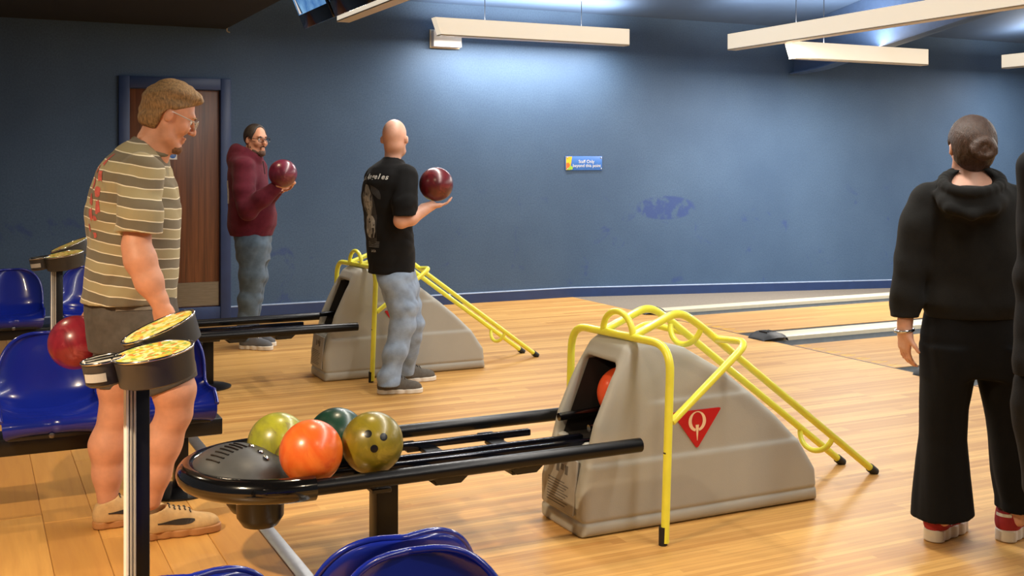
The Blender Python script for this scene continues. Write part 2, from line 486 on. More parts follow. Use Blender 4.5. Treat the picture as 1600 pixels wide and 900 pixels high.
        for axis in range(3):
            s0 = [slice(1, -1)] * 3; s1 = [slice(1, -1)] * 3
            s0[axis] = slice(0, -1); s1[axis] = slice(1, None)
            A, B = S[tuple(s0)], S[tuple(s1)]
            i, j, k = np.nonzero(A != B); off = [1, 1, 1]; off[axis] = 0
            g = [i + off[0], j + off[1], k + off[2]]
            inside = A[i, j, k]
            u, w_ = (axis + 1) % 3, (axis + 2) % 3
            def cell(du, dw):
                c = [g[0].copy(), g[1].copy(), g[2].copy()]; c[u] -= du; c[w_] -= dw
                return idx[c[0], c[1], c[2]]
            q = np.stack([cell(1, 1), cell(0, 1), cell(0, 0), cell(1, 0)], 1)
            q[~inside] = q[~inside][:, ::-1]; Q.append(q)
        return V, np.concatenate(Q)
    def obj(s, name, m, parent=None, relax=1, keep=None):
        V, Q = s.mesh()
        for _ in range(relax):
            acc = np.zeros_like(V); cn = np.zeros(len(V), np.float32)
            for a in range(4):
                b = (a + 1) % 4
                np.add.at(acc, Q[:, a], V[Q[:, b]]); np.add.at(acc, Q[:, b], V[Q[:, a]])
                np.add.at(cn, Q[:, a], 1); np.add.at(cn, Q[:, b], 1)
            V = V * .5 + (acc / cn[:, None]) * .5
        return np_obj(name, V, Q, m, parent)
def np_obj(name, V, Q, m, parent=None):
    me = bpy.data.meshes.new(name); nv, nq = len(V), len(Q)
    me.vertices.add(nv); me.vertices.foreach_set('co', V.astype(np.float32).ravel())
    me.loops.add(nq * 4); me.loops.foreach_set('vertex_index', Q.astype(np.int32).ravel())
    me.polygons.add(nq); me.polygons.foreach_set('loop_start', np.arange(0, nq * 4, 4, dtype=np.int32))
    me.polygons.foreach_set('use_smooth', np.ones(nq, bool))
    me.update(calc_edges=True); me.validate()
    me.materials.append(m); o = bpy.data.objects.new(name, me)
    return link(o, parent)
def poly_sdf(px, pz, poly):
    # signed distance of grid px (n,1), pz (1,m) to polygon
    d = np.full(np.broadcast(px, pz).shape, 1e9, np.float32); s = np.ones_like(d); n = len(poly)
    for i in range(n):
        a = poly[i]; b = poly[i - 1]; ex, ez = b[0] - a[0], b[1] - a[1]
        wx, wz = px - a[0], pz - a[1]
        t = np.clip((wx * ex + wz * ez) / (ex * ex + ez * ez), 0, 1)
        d = np.minimum(d, (wx - ex * t) ** 2 + (wz - ez * t) ** 2)
        c1 = pz >= a[1]; c2 = pz < b[1]; c3 = ex * wz > ez * wx
        fl = (c1 & c2 & c3) | (~c1 & ~c2 & ~c3); s = np.where(fl, -s, s)
    return s * np.sqrt(d)
def bvh_of(o):
    me = o.data
    return BVHTree.FromPolygons([v_.co.copy() for v_ in me.vertices], [tuple(p.vertices) for p in me.polygons])
def decal(name, V, Fc, m, mtx, target, parent, off=.0025, back=.5, sub=0):
    # lay a flat figure (in the xy plane of mtx) onto the skin of target, along -z of mtx
    bm = bmesh.new(); vs = [bm.verts.new(v_) for v_ in V]
    for f in Fc:
        try: bm.faces.new([vs[i] for i in f])
        except ValueError: pass
    for _ in range(sub):
        bmesh.ops.subdivide_edges(bm, edges=[e for e in bm.edges if e.calc_length() > .012], cuts=1, use_grid_fill=True)
    dz = (mtx.to_3x3() @ Vector((0, 0, -1))).normalized(); kill = []
    for v_ in bm.verts:
        p = mtx @ v_.co; h, nn, _, _ = target.ray_cast(p - dz * back, dz, back * 2)
        if h is None: kill.append(v_)
        else: v_.co = h - dz * off
    bmesh.ops.delete(bm, geom=kill, context='VERTS')
    return bm_obj(name, bm, m, parent)

# ================================================================== THE SETTING
WALL_Y, FOUL, STRIP = 10.58, 5.90, 1.06
X0, X1, YN = -1.75, 22.0, -1.2
def st(o): return tag(o, kind='structure')

# floor: subfloor + approach deck + laminate planks + metal strip
floor = st(empty('floor'))
box('subfloor', (X0, YN, -.06), (STRIP, WALL_Y, -.016), M['subfloor'], floor)
box('approach_deck', (STRIP + .03, YN, -.06), (FOUL, WALL_Y, 0), M['approach'], floor)
box('metal_strip', (STRIP - .03, YN, -.02), (STRIP + .03, WALL_Y, .003), M['alu'], floor, .002)
pw, pl = .19, 1.25
pm = bpy.data.meshes.new('plank')
b = box_bm((-pw / 2 + .0008, -pl / 2 + .0008, -.016), (pw / 2 - .0008, pl / 2 - .0008, 0), .0022, 1)
b.to_mesh(pm); b.free(); pm.materials.append(M['plank'])
rnd = random.Random(4)
ncol = 14
for i in range(ncol):
    x = STRIP - .03 - pw / 2 - i * pw
    y = YN - rnd.uniform(0, pl) + pl / 2
    while y - pl / 2 < WALL_Y - .02:
        if y + pl / 2 <= WALL_Y + .0 and y - pl / 2 >= YN - .2:
            o = bpy.data.objects.new('plank', pm); o.location = (x, y, 0); link(o, floor)
        elif y + pl / 2 > WALL_Y:
            ln = WALL_Y - (y - pl / 2)
            o = bpy.data.objects.new('plank', pm); o.location = (x, y - pl / 2 + ln / 2, 0); o.scale = (1, ln / pl, 1); link(o, floor)
        y += pl
# foul line
box('foul_line', (FOUL - .006, 2.0, -.01), (FOUL + .006, 9.2, .0012), M['rubber'], floor)

# lanes, gutters and dividers
lane_def = [(7.70, 8.78), (5.90, 6.99), (4.11, 5.20), (2.32, 3.41)]
for i, (a, c) in enumerate(lane_def):
    ln = st(empty('bowling_lane', (FOUL, (a + c) / 2, 0)))
    ln['label'] = ['pale maple lane nearest the blue wall', 'pale maple lane second from the blue wall',
                   'pale maple lane third from the blue wall', 'pale maple lane fourth from the blue wall'][i]
    hw = (c - a) / 2
    box('lane_bed', (.006, -hw, -.09), (X1 - FOUL, hw, 0), M['lane'], ln)
    for q in range(7):       # worn yellow marks next to the foul line
        yy = -hw + .07 + q * (hw * 2 - .14) / 6; rr = random.Random(q + 10 * i)
        pts = [(.04 + rr.uniform(0, .02), yy - .03), (.10 + rr.uniform(0, .06), yy - .02), (.11 + rr.uniform(0, .06), yy - .008), (.06, yy - .012), (.05, yy + .02), (.14, yy + .03), (.04, yy + .034)]
        prism('lane_marking', pts, .0003, .0012, M['sign_yellow'], ln)
for i, (g0, c0, c1, g1) in enumerate([(8.78, 9.00, 9.20, 9.20), (6.99, 7.22, 7.47, 7.70), (5.20, 5.43, 5.67, 5.90), (3.41, 3.64, 3.88, 4.11)]):
    gt = st(empty('gutter_divider', (FOUL, c0, 0)))
    gt['label'] = 'grey gutter with raised cream divider, ' + ['beside the grey carpet', 'between the two farthest lanes', 'between the second and third lanes', 'between the third and fourth lanes'][i]
    for (p, q) in ((g0 - c0, 0.0), (c1 - c0, g1 - c0)):
        if q - p < .02: continue
        V = []; Fc = []; n = 10
        for k in range(n + 1):
            a = math.pi * k / n; yy = (p + q) / 2 - math.cos(a) * (q - p) / 2; zz = -.004 - .075 * math.sin(a) ** .6
            V += [(.01, yy, zz), (X1 - FOUL, yy, zz)]
        for k in range(n): Fc.append((2 * k, 2 * k + 1, 2 * k + 3, 2 * k + 2))
        mk('gutter_channel', V, Fc, M['gutter'], gt, True)
    box('divider_cap', (.12, .0, -.4), (X1 - FOUL, c1 - c0, .03), M['cap_cream'], gt, .006)
    # black moulded end piece
    n = 9; V = []; Fc = []; wd = c1 - c0 + .06
    prof = [(-.075, .0), (-.06, .018), (-.02, .048), (.03, .062), (.09, .062), (.13, .05), (.14, .0)]
    for (x, z) in prof:
        for k in range(n + 1):
            s_ = -1 + 2 * k / n; sh = (1 - abs(s_) ** 4 * .55); nar = 1 - .35 * max(0, (.0 - x) / .075)
            V.append((x, (c1 - c0) / 2 + s_ * wd / 2 * nar, .001 + z * sh))
    for r in range(len(prof) - 1):
        for k in range(n): a = r * (n + 1) + k; Fc.append((a, a + 1, a + n + 2, a + n + 1))
    Fc.append(tuple(range(n, -1, -1)))
    e = mk('end_cap', V, Fc, M['rubber'], gt, True); tag(e, 'black moulded end cap')
    for k in range(5):
        box('cap_rib', (.0 + k * .022, (c1 - c0) / 2 - .05, .05), (.008 + k * .022, (c1 - c0) / 2 + .05, .066), M['rubber'], e, .002, 1)
# carpet ramp sloping down beside the first lane
rx = X1; rz = -.0277 * (rx - FOUL)
st(mk('floor_side_walkway', [(FOUL, 9.2, 0), (rx, 9.2, rz), (rx, WALL_Y, rz), (FOUL, WALL_Y, 0), (FOUL, 9.2, -.1), (rx, 9.2, rz - .1), (rx, WALL_Y, rz - .1), (FOUL, WALL_Y, -.1)],
   [(0, 1, 2, 3), (7, 6, 5, 4), (0, 4, 5, 1), (1, 5, 6, 2), (2, 6, 7, 3), (3, 7, 4, 0)], M['carpet']))

# side wall, with the door opening
DX0, DX1, DZ = 1.21, 2.213, 2.248
wallo = st(empty('wall_side', (0, WALL_Y, 0)))
CZ = 3.12
for nm, lo, hi in (('wall_panel', (X0, 0, -.05), (DX0 + .04, .12, CZ)), ('wall_panel', (DX1 - .04, 0, -.7), (X1, .12, CZ)),
                   ('wall_panel', (DX0 + .04, 0, DZ - .04), (DX1 - .04, .12, CZ))):
    box(nm, lo, hi, M['wall'], wallo)
def base(name, x0, z0, x1, z1):
    o = st(empty(name, (x0, WALL_Y, z0)))
    d = .018; L = x1 - x0; dz = z1 - z0
    V = []
    for (yy, zz) in ((0, 0), (-d, 0), (-d, .098), (0, .105)): V += [(0, yy, zz), (L, yy, zz + dz)]
    mk('skirting_board', V, [(0, 1, 3, 2), (2, 3, 5, 4), (4, 5, 7, 6), (0, 2, 4, 6), (7, 5, 3, 1)], M['trim_blue'], o)
    V = []
    for (yy, zz) in ((-d - .001, .0965), (-d - .001, .1015), (0, .1085), (0, .103)): V += [(0, yy, zz), (L, yy, zz + dz)]
    mk('pale_edge', V, [(0, 1, 3, 2), (2, 3, 5, 4), (4, 5, 7, 6), (0, 2, 4, 6), (7, 5, 3, 1)], M['edge_line'], o)  # pale line along the top of the skirting
    return o
base('baseboard_left', X0, 0, DX0, 0)
base('baseboard_side', DX1, 0, FOUL, 0)
base('baseboard_lane', FOUL, 0, X1, -.0277 * (X1 - FOUL))
# door
door = st(empty('door_1', ((DX0 + DX1) / 2, WALL_Y, 0)))
cx = (DX0 + DX1) / 2
fw = .095
for lo, hi in (((DX0 - cx, -.03, 0), (DX0 - cx + fw, .1, DZ)), ((DX1 - cx - fw, -.03, 0), (DX1 - cx, .1, DZ)),
               ((DX0 - cx + fw, -.03, DZ - fw - .012), (DX1 - cx - fw, .1, DZ))):
    box('door_frame', lo, hi, M['trim_blue'], door, .004)
box('threshold', (DX0 - cx + fw, -.02, 0), (DX1 - cx - fw, .1, .112), M['trim_blue'], door, .003)
leaf = box('door_leaf', (DX0 - cx + fw + .004, .02, .114), (DX1 - cx - fw - .004, .065, DZ - fw - .016), M['door'], door, .002)
box('kick_plate', (DX0 - cx + fw + .012, .016, .122), (DX1 - cx - fw - .01, .0205, .344), M['steel'], door, .0008, 1)
stk = box('door_sticker', (1.69 - cx - .038, .0165, 1.49), (1.69 - cx + .038, .0203, 1.57), M['white'], door)
lathe('sticker_disc', [(.03, 0), (.03, .001)], M['sign_blue'], stk, 28, mtx=frame((1.69 - cx, .0155, 1.53), (1, 0, 0), (0, 0, 1)))
for k, (tx, zz) in enumerate((('Fire door', 1.537), ('keep shut', 1.525))):
    text('sticker_text', tx, .0105, M['white'], frame((1.69 - cx, .0140, zz), (1, 0, 0), (0, 0, 1)), stk)

# pitched main ceiling, dropped seating ceiling, steel rafters
RS = .165
zc = lambda y: 3.10 + RS * (WALL_Y - y)
st(mk('ceiling', [(X0, WALL_Y + .1, zc(WALL_Y + .1)), (X1, WALL_Y + .1, zc(WALL_Y + .1)), (X1, YN, zc(YN)), (X0, YN, zc(YN)),
                  (X0, WALL_Y + .1, zc(WALL_Y) + .1), (X1, WALL_Y + .1, zc(WALL_Y) + .1), (X1, YN, zc(YN) + .1), (X0, YN, zc(YN) + .1)],
   [(0, 1, 2, 3), (7, 6, 5, 4), (0, 4, 5, 1), (1, 5, 6, 2), (2, 6, 7, 3), (3, 7, 4, 0)], M['ceil']))
st(box('ceiling_dropped', (X0, YN, 2.72), (2.17, WALL_Y, 2.80), M['ceil_dark']))
st(box('trim_1', (2.12, YN, 2.80), (2.17, WALL_Y, 4.6), M['ceil_dark']))
for xr in (8.98, 15.5):
    rf = st(empty('ceiling_rafter', (xr, WALL_Y, 0))); rf['label'] = 'blue painted steel roof rafter ' + ('above the nearer hanging lights' if xr < 10 else 'far down the lanes')
    ys = [0, -.5, -1.5, -3.0, -10.5]; zb = [2.53, 2.56, 2.72, 2.95, 4.15]
    for nm, hw, th in (('web', .008, None), ('flange', .085, .016)):
        V = []; Fc = []
        for y_, z_ in zip(ys, zb):
            zt = zc(WALL_Y + y_) - .002 if th is None else z_ + th
            V += [(-hw, y_, z_), (hw, y_, z_), (hw, y_, zt), (-hw, y_, zt)]
        for k in range(len(ys) - 1):
            for j in range(4): Fc.append((4 * k + j, 4 * k + (j + 1) % 4, 4 * k + 4 + (j + 1) % 4, 4 * k + 4 + j))
        Fc += [(3, 2, 1, 0), (16, 17, 18, 19)]
        mk(nm, V, Fc, M['steel_blue'], rf)
    box('bracket', (.15, -.06, 2.60), (.19, -.02, 3.0), M['wire'], rf)

# ================================================================== LIGHTS
def hanging_light(loc, L, along_x, label, slant=True, gain=1.0):
    # box-section opal light; origin at its centre bottom
    t = tag(empty('ceiling_light', loc, 0 if along_x else math.pi / 2), label, 'light', 'long cream hanging lights')
    h, wd = .165, .11
    V = []; s0 = .06 if slant else 0
    for (yy, zz) in ((-wd / 2, 0), (wd / 2, 0), (wd / 2, h), (-wd / 2, h)):
        V += [(-L / 2 + (s0 if zz == 0 else 0), yy, zz), (L / 2, yy, zz)]
    mk('diffuser', V, [(0, 2, 3, 1), (2, 4, 5, 3), (4, 6, 7, 5), (6, 0, 1, 7), (0, 6, 4, 2), (1, 3, 5, 7)], M['opal'], t)
    box('base_rail', (-L / 2 + s0, -wd / 2 - .002, -.012), (L / 2, wd / 2 + .002, .0), M['cap_cream'], t)
    n = 2 if L < 4 else 3
    for k in range(n):
        x = -L / 2 + L * ((.25, .75) if n == 2 else (.1, .5, .9))[k]
        top = zc(loc[1] + (0 if along_x else x))
        tube('cable', [(x, 0, h), (x, 0, top - loc[2])], .004, M['wire'], t, 6)
    for up in (0, 1):
        ld = bpy.data.lights.new('tube_light', 'AREA'); ld.shape = 'RECTANGLE'; ld.size = L * .95; ld.size_y = .09
        ld.energy = (FIX_UP if up else FIX_DOWN) * L * gain; ld.color = (1, .95, .87)
        lo = bpy.data.objects.new('tube_light', ld); link(lo, t)
        lo.location = (0, 0, h + .01 if up else -.016)
        if up: lo.rotation_euler = (math.pi, 0, 0)
    return t
hanging_light((5.24, 10.2, 2.73), 2.24, True, 'cream hanging light above the white box on the wall', gain=1.6)
hanging_light((8.60, 9.1, 2.556), 1.93, True, 'short cream hanging light half hidden by the long diagonal one', gain=2.8)
hanging_light((7.54, 9.92 - 5.3, 2.71), 10.6, False, 'long cream hanging light running diagonally out at top right', False, 1.05)
hanging_light((12.2, 10.25 - 5.3, 2.71), 10.6, False, 'cream hanging light just showing at the right edge', False, 1.6)
hanging_light((2.96, 9.45 - 5.2, 2.71), 10.4, False, 'cream hanging light behind the overhead screens', gain=.78)

# recessed lamps in the dropped ceiling over the seats (above the view)
for i, (x, y, gain) in enumerate(((-1.15, 2.5, 6.5), (-.6, 6.1, .7), (-.9, .6, .3), (1.5, 4.6, .5), (1.5, 8.3, .3), (1.6, 1.2, .6))):
    t = tag(empty('downlight', (x, y, 2.72)), 'round recessed ceiling lamp ' + ('nearest the left side of the score keypads', 'over the seats by the wall', 'farthest from the lanes', 'over the foreground ball rack', 'over the farther ball rack', 'over the bottom-edge seats')[i], 'light', 'recessed lamps over the seats')
    lathe('trim_ring', [(.085, 0), (.085, -.006), (.065, -.008), (.065, 0)], M['white'], t, 24)
    lathe('lamp_disc', [(.064, -.004), (.064, -.002)], M['lampdisc'], t, 24)
    ld = bpy.data.lights.new('lamp', 'AREA'); ld.shape = 'DISK'; ld.size = .13; ld.energy = DOWN_W * gain; ld.color = (1, .79, .53); ld.spread = math.radians(150)
    lo = bpy.data.objects.new('lamp', ld); link(lo, t); lo.location = (0, 0, -.012)

# ================================================================== COPYING
def copy_tree(o, parent=None):
    c = o.copy(); COL.objects.link(c); c.parent = parent
    for ch in o.children: copy_tree(ch, c)
    return c

# ================================================================== BALL RETURNS
def make_return():
    t = empty('ball_return', (2.12, 3.9, 0))
    # hood shell
    prof = [(0, 0), (0, .17), (.07, .43), (.15, .60), (.215, .715), (.25, .74), (.33, .742), (.51, .70), (.70, .59), (.81, .505), (.95, .39), (1.07, .275), (1.16, .14), (1.175, 0)]
    h = .0075
    vol = Vol((-.03, -.215, -.03), (1.21, .215, .78), h)
    d2 = poly_sdf(vol.ax[0][:, None], vol.ax[2][None, :], prof)[:, None, :]
    Y = vol.ax[1][None, :, None]; Z = vol.ax[2][None, None, :]; X = vol.ax[0][:, None, None]
    hw = .184 - .009 * np.clip((Z - .272) / .012, 0, 1) - .009 * np.clip((Z - .494) / .012, 0, 1) * np.clip((X - .28) / .1, 0, 1) - .03 * np.clip((Z - .5) / .25, 0, 1) ** 2
    r = .035; q1 = d2 + r; q2 = np.abs(Y) - hw + r
    vol.D = (np.sqrt(np.maximum(q1, 0) ** 2 + np.maximum(q2, 0) ** 2) + np.minimum(np.maximum(q1, q2), 0) - r).astype(np.float32)
    # mouth
    vol.rbox((.10, 0, .49), (.34, .128, .165), .03, None, .02, 'sub')
    vol.rbox((.0, 0, .36), (.08, .075, .06), .02, None, .03, 'sub')
    # soft dimple high on the side
    vol.ell((.80, -.19, .55), (.02, .02, .07), None, .02, 'sub')
    # groove above the plinth
    vol.D = np.maximum(vol.D, -(np.maximum(np.abs(Z - .058) - .004, -(vol.D + .008))))
    hood = vol.obj('hood', M['hood'], t)
    # dark sheets added in the mouth, its shade put into their colour
    shade_o = box('mouth_shade_back', (.405, -.122, .335), (.43, .122, .65), M['hood_in'], t)
    ring = []
    for k in range(25):
        a = 2 * math.pi * k / 24; ring.append((.40, .118 * math.cos(a), .50 + .118 * math.sin(a)))
    tube('ball_port', ring[:-1], .008, M['black'], shade_o, 8, True)
    for s_ in (-1, 1):
        mk('mouth_shade_side', [(.078, s_ * .1225, .335), (.41, s_ * .1225, .335), (.41, s_ * .1225, .645), (.205, s_ * .1225, .645)], [(0, 1, 2, 3)], M['hood_in'], shade_o)
    mk('mouth_shade_roof', [(.215, -.12, .648), (.41, -.12, .648), (.41, .12, .648), (.215, .12, .648)], [(0, 1, 2, 3)], M['hood_in'], shade_o)
    box('mouth_floor', (.10, -.115, .325), (.42, .115, .345), M['hood_in'], t)
    # front service panel and its worn print
    mt = frame((.004, 0, .17), (0, -1, 0), (.10, 0, 1))
    pan = box('front_panel', (-.125, -.095, -.002), (.125, .12, .010), M['panel_lbl'], t, .006, 2, mt)
    for k in range(9):
        box('print_line', (-.09, -.075 + k * .011, .0095), (.06 + .02 * math.sin(k * 2.1), -.0715 + k * .011, .0108), M['grime'], pan, 0, 2, mt)
    for k in range(3):
        box('print_picture', (-.03 + k * .035, .05 + .012 * (k % 2), .0095), (-.008 + k * .035, .085, .0108), M['grime'], pan, 0, 2, mt)
    for yy in (-.098, .098):
        lathe('lip_knob', [(.004, .30), (.022, .305), (.026, .325), (.022, .345), (.008, .352)], M['hood'], t, 16, loc=(.068, yy, 0))
    # logo on both sides
    for sgn in (-1, 1):
        yy = sgn * .1762
        m2 = frame((.535, yy, .405), (-sgn, 0, 0), (0, 0, 1))
        tri = rpoly([(-.122, .046), (.122, .046), (0, -.112)], .014)
        lg = prism('logo_plate', tri, 0, .0035, M['red'], t, m2)
        n = 40; V = []; Fc = []
        for k in range(n):
            a = 2 * math.pi * (k + .5) / n + math.pi / 2
            ca, sa = math.cos(a), math.sin(a)
            V += [(.043 * ca, .0 + .041 * sa, .0045), (.027 * ca, .003 + .034 * sa, .0045)]
        for k in range(n):
            a = math.degrees(2 * math.pi * (k + 1) / n + math.pi / 2) % 360
            if abs(a - 270) < 14: continue
            j = (k + 1) % n; Fc.append((2 * k, 2 * j, 2 * j + 1, 2 * k + 1))
        mk('logo_letter', [m2 @ Vector(v_) for v_ in V], Fc, M['cream'], lg)
        mk('logo_stem', [m2 @ Vector(v_) for v_ in ((-.0085, -.014, .0046), (.0085, -.014, .0046), (.0012, -.078, .0046), (-.0012, -.078, .0046))], [(0, 1, 2, 3)], M['cream'], lg)
    # rack: outer loop
    zr = .375; yo = .30
    xe = .185; xs = -1.13
    for sgn in (-1, 1):
        tube('outer_rail', [(xs - .02, sgn * yo, zr), (xe if sgn < 0 else .26, sgn * yo, zr)], .027, M['satin_black'], t, 16)
    path = []
    for k in range(25):
        a = math.pi / 2 + math.pi * k / 24; path.append((xs + .30 * math.cos(a) * 1.05, yo * math.sin(a), zr))
    nose = tube('nose_bumper', [(xs + .04, yo, zr)] + path + [(xs + .04, -yo, zr)], .041, M['gloss_black'], t, 18)
    # inner ball rails
    for yy, xa in ((.17, -.05), (.0, .10), (-.08, .10)):
        b_ = box_bm((xs + .08, yy - .014, .335), (xa, yy + .014, .362), .006)
        o = bm_obj('inner_rail', b_, M['rail_blue'], t); auto(o)
    for x, y0, y1 in ((-.50, 0, .17), (-.22, 0, .17), (-.62, -.29, -.08), (-.32, -.29, -.08), (-.85, -.29, .29), (-.55, .17, .29), (-.2, .17, .29)):
        box('cross_bar', (x - .035, y0, .322), (x + .035, y1, .338), M['black'], t, .003, 1)
    for x in (-.60, -.30):
        mk('drip_flap', [(x - .07, -.30, .35), (x + .07, -.30, .35), (x + .04, -.30, .325), (x - .04, -.30, .325), (x - .07, -.27, .35), (x + .07, -.27, .35), (x + .04, -.27, .325), (x - .04, -.27, .325)],
           [(0, 1, 2, 3), (7, 6, 5, 4), (3, 2, 6, 7), (0, 3, 7, 4), (1, 5, 6, 2), (0, 4, 5, 1)], M['black'], t)
    tube('guide_bar', [(.045, .095, .415), (.36, .095, .43)], .017, M['gloss_black'], t, 12)
    tube('guide_bar', [(.12, -.02, .385), (.36, -.02, .40)], .015, M['gloss_black'], t, 12)
    # tray under the balls by the nose, fairing with dryer vents
    vol = Vol((xs - .34, -.32, .28), (xs + .26, .32, .56), .008)
    vol.ell((xs - .155, 0, .36), (.165, .215, .108), None, .03)
    vol.ell((xs - .02, 0, .355), (.15, .11, .062), None, .02)
    vol.plane((0, 0, .345), (0, 0, -1))
    fr = vol.obj('dryer_fairing', M['dark_green'], t)
    bv = bvh_of(fr)
    def on_f(x, y):
        h_, n_, _, _ = bv.ray_cast(Vector((x, y, 1)), Vector((0, 0, -1)))
        return h_, n_
    for k in range(7):
        pts = []
        for j in range(7):
            yy = -.035 + .012 * k - .011 * j; xx = xs - .262 + .018 * k + .005 * j
            hh, _ = on_f(xx, yy - .01 * k * 0)
            if hh: pts.append(hh + Vector((0, 0, .001)))
        if len(pts) > 2: tube('vent_slot', pts, .0036, M['black'], fr, 6)
    for (bx_, by_) in ((-.105, -.02), (-.085, -.065), (-.075, -.105)):
        hh, nn = on_f(xs + bx_, by_)
        lathe('button', [(.012, 0), (.012, .004), (.007, .008), (.001, .009)], M['chrome'], fr, 14, mtx=frame(hh, Vector((0, 1, 0)).cross(nn), Vector((0, 1, 0))))
    for yy in (.085, -.085):
        lathe('blower', [(.03, .20), (.06, .21), (.08, .24), (.082, .345), (.02, .347)], M['black'], t, 24, loc=(xs - .09, yy, 0))
    # support post
    box('post', (-.785, -.045, .02), (-.70, .045, .325), M['satin_black'], t, .006)
    box('post_head', (-.81, -.12, .31), (-.675, .12, .336), M['black'], t, .003)
    lathe('post_base', [(.16, 0), (.16, .008), (.13, .018), (.06, .026), (.05, .03)], M['black'], t, 32, loc=(-.742, 0, 0))
    return t
ret1 = make_return()
tag(ret1, 'grey hooded ball return in the foreground with four balls on its rack', 'ball return', 'ball returns')
ret2 = copy_tree(ret1); ret2.location = (2.12, 7.34, 0)
tag(ret2, 'grey hooded ball return farther back, behind the man in the black shirt', 'ball return', 'ball returns')

# ================================================================== YELLOW RAMPS
def make_ramp():
    t = empty('bowling_ramp', (2.375, 3.87, 0), math.radians(6.2))
    R_ = .0165
    tube('arch', round_path([(-.035, -.33, .01), (-.005, -.33, .757), (.0, .33, .755), (-.02, .33, .01)], .11, 8), R_, M['yellow'], t, 14)
    for sgn in (-1, 1):
        tube('rail', round_path([(0, sgn * .097, .762), (.235, sgn * .097, .845), (.34, sgn * .097, .785), (1.42, sgn * .097, .018)], .10, 8), R_, M['yellow'], t, 14)
        tube('brace', round_path([(.44, sgn * .097, .715), (.40, sgn * .33, .735), (.0, sgn * .33, .464)], .07, 8), R_ * .92, M['yellow'], t, 14)
        a = Vector((1.40, sgn * .097, .032)); d = Vector((.815, 0, -.579))
        tube('rubber_foot', [a, a + d * .045], .021, M['rubber'], t, 12)
        x_ = -.035 if sgn < 0 else -.02
        tube('leg_tip', [(x_ - .004, sgn * .33, .0), (x_ - .003, sgn * .33, .07)], .0175, M['rubber'], t, 12) if sgn > 0 else tube('leg_tip', [(x_ - .006, sgn * .33 + .004, .0), (x_ - .005, sgn * .33 + .004, .07)], .0165, M['rubber'], t, 12)
    V, Fc = tube_geo([(-.0215, -.33, .335), (-.021, -.33, .352)], R_ * 1.02, 14)
    mk('worn_patch', V, [f for f in Fc if len(f) == 4][4:8], M['rubber'], t)
    hp = [(-.005, .097 * math.cos(math.pi * k / 16), .765 + .085 * math.sin(math.pi * k / 16)) for k in range(17)]
    tube('hoop', hp, R_ * .8, M['yellow'], t, 12)
    for u, z, dp in ((.36, .772, .085), (1.15, .21, .08)):
        hp = [(u - .3 * dp * math.sin(math.pi * k / 16), .097 * math.cos(math.pi * k / 16), z - dp * math.sin(math.pi * k / 16)) for k in range(17)]
        tube('tie_loop', hp, R_ * .75, M['yellow'], t, 12)
    return t
rp1 = make_ramp(); tag(rp1, 'yellow tube ball ramp straddling the foreground ball return', 'ramp', 'yellow tube ramps')
rp2 = copy_tree(rp1); rp2.location = (2.40, 7.36, 0)
tag(rp2, 'yellow tube ball ramp standing over the farther ball return', 'ramp', 'yellow tube ramps')

# ================================================================== BALLS
BR = .108
def ball(loc, m, label, holes=None, r=BR, group='bowling balls'):
    bm = bmesh.new(); bmesh.ops.create_uvsphere(bm, u_segments=48, v_segments=32, radius=r)
    o = bm_obj('bowling_ball', bm, m, None, True, loc); tag(o, label, 'bowling ball', group)
    hd = Vector(holes or (.3, .5, -.8)).normalized(); e1 = hd.orthogonal().normalized(); e2 = hd.cross(e1)
    for k, (a, b_) in enumerate(((.0, .0), (-.27, .62), (.27, .62))):
        d = (hd + e1 * a + e2 * b_ * .8).normalized()
        lathe('finger_hole', [(.0135, -.02), (.0135, .0006), (.0115, .0011)], M['black'], o, 18, mtx=frame(d * (r - .0008), d.orthogonal(), d.cross(d.orthogonal())))
    return o
ball(PY(486, 706, 3.71), swirl('ball_orange', (232, 98, 30), (240, 128, 50), (214, 70, 22), 4), 'bright orange ball at the front of the foreground rack', (.6, .2, -.7))
ball(PY(582, 692, 3.72), swirl('ball_olive', (138, 124, 30), (108, 98, 26), (160, 144, 48), 5), 'dull olive ball with a dark finger hole, right end of the rack', (-.42, -.78, .52))
ball(PY(434, 692, 3.985), swirl('ball_lime', (172, 172, 48), (140, 140, 52), (92, 66, 60), 6), 'yellow green marbled ball behind the orange one', (.6, .5, -.6))
ball(PY(526, 683, 3.985), swirl('ball_green', (22, 62, 48), (14, 40, 34), (70, 110, 70), 4), 'dark green ball behind the orange and olive ones', (.6, .5, -.6))
ball(PT(974, 614, 4.56), swirl('ball_orange_inner', (236, 84, 40), (240, 100, 52), None, 3), 'orange ball inside the mouth of the foreground hood', (.6, .5, .6))
RED_A = swirl('ball_crimson', (156, 40, 56), (118, 22, 38), (180, 84, 92), 5)
RED_B = swirl('ball_maroon', (104, 26, 34), (70, 14, 22), (132, 52, 52), 5)
RED_C = swirl('ball_plum', (118, 36, 58), (84, 20, 38), (138, 70, 78), 5)

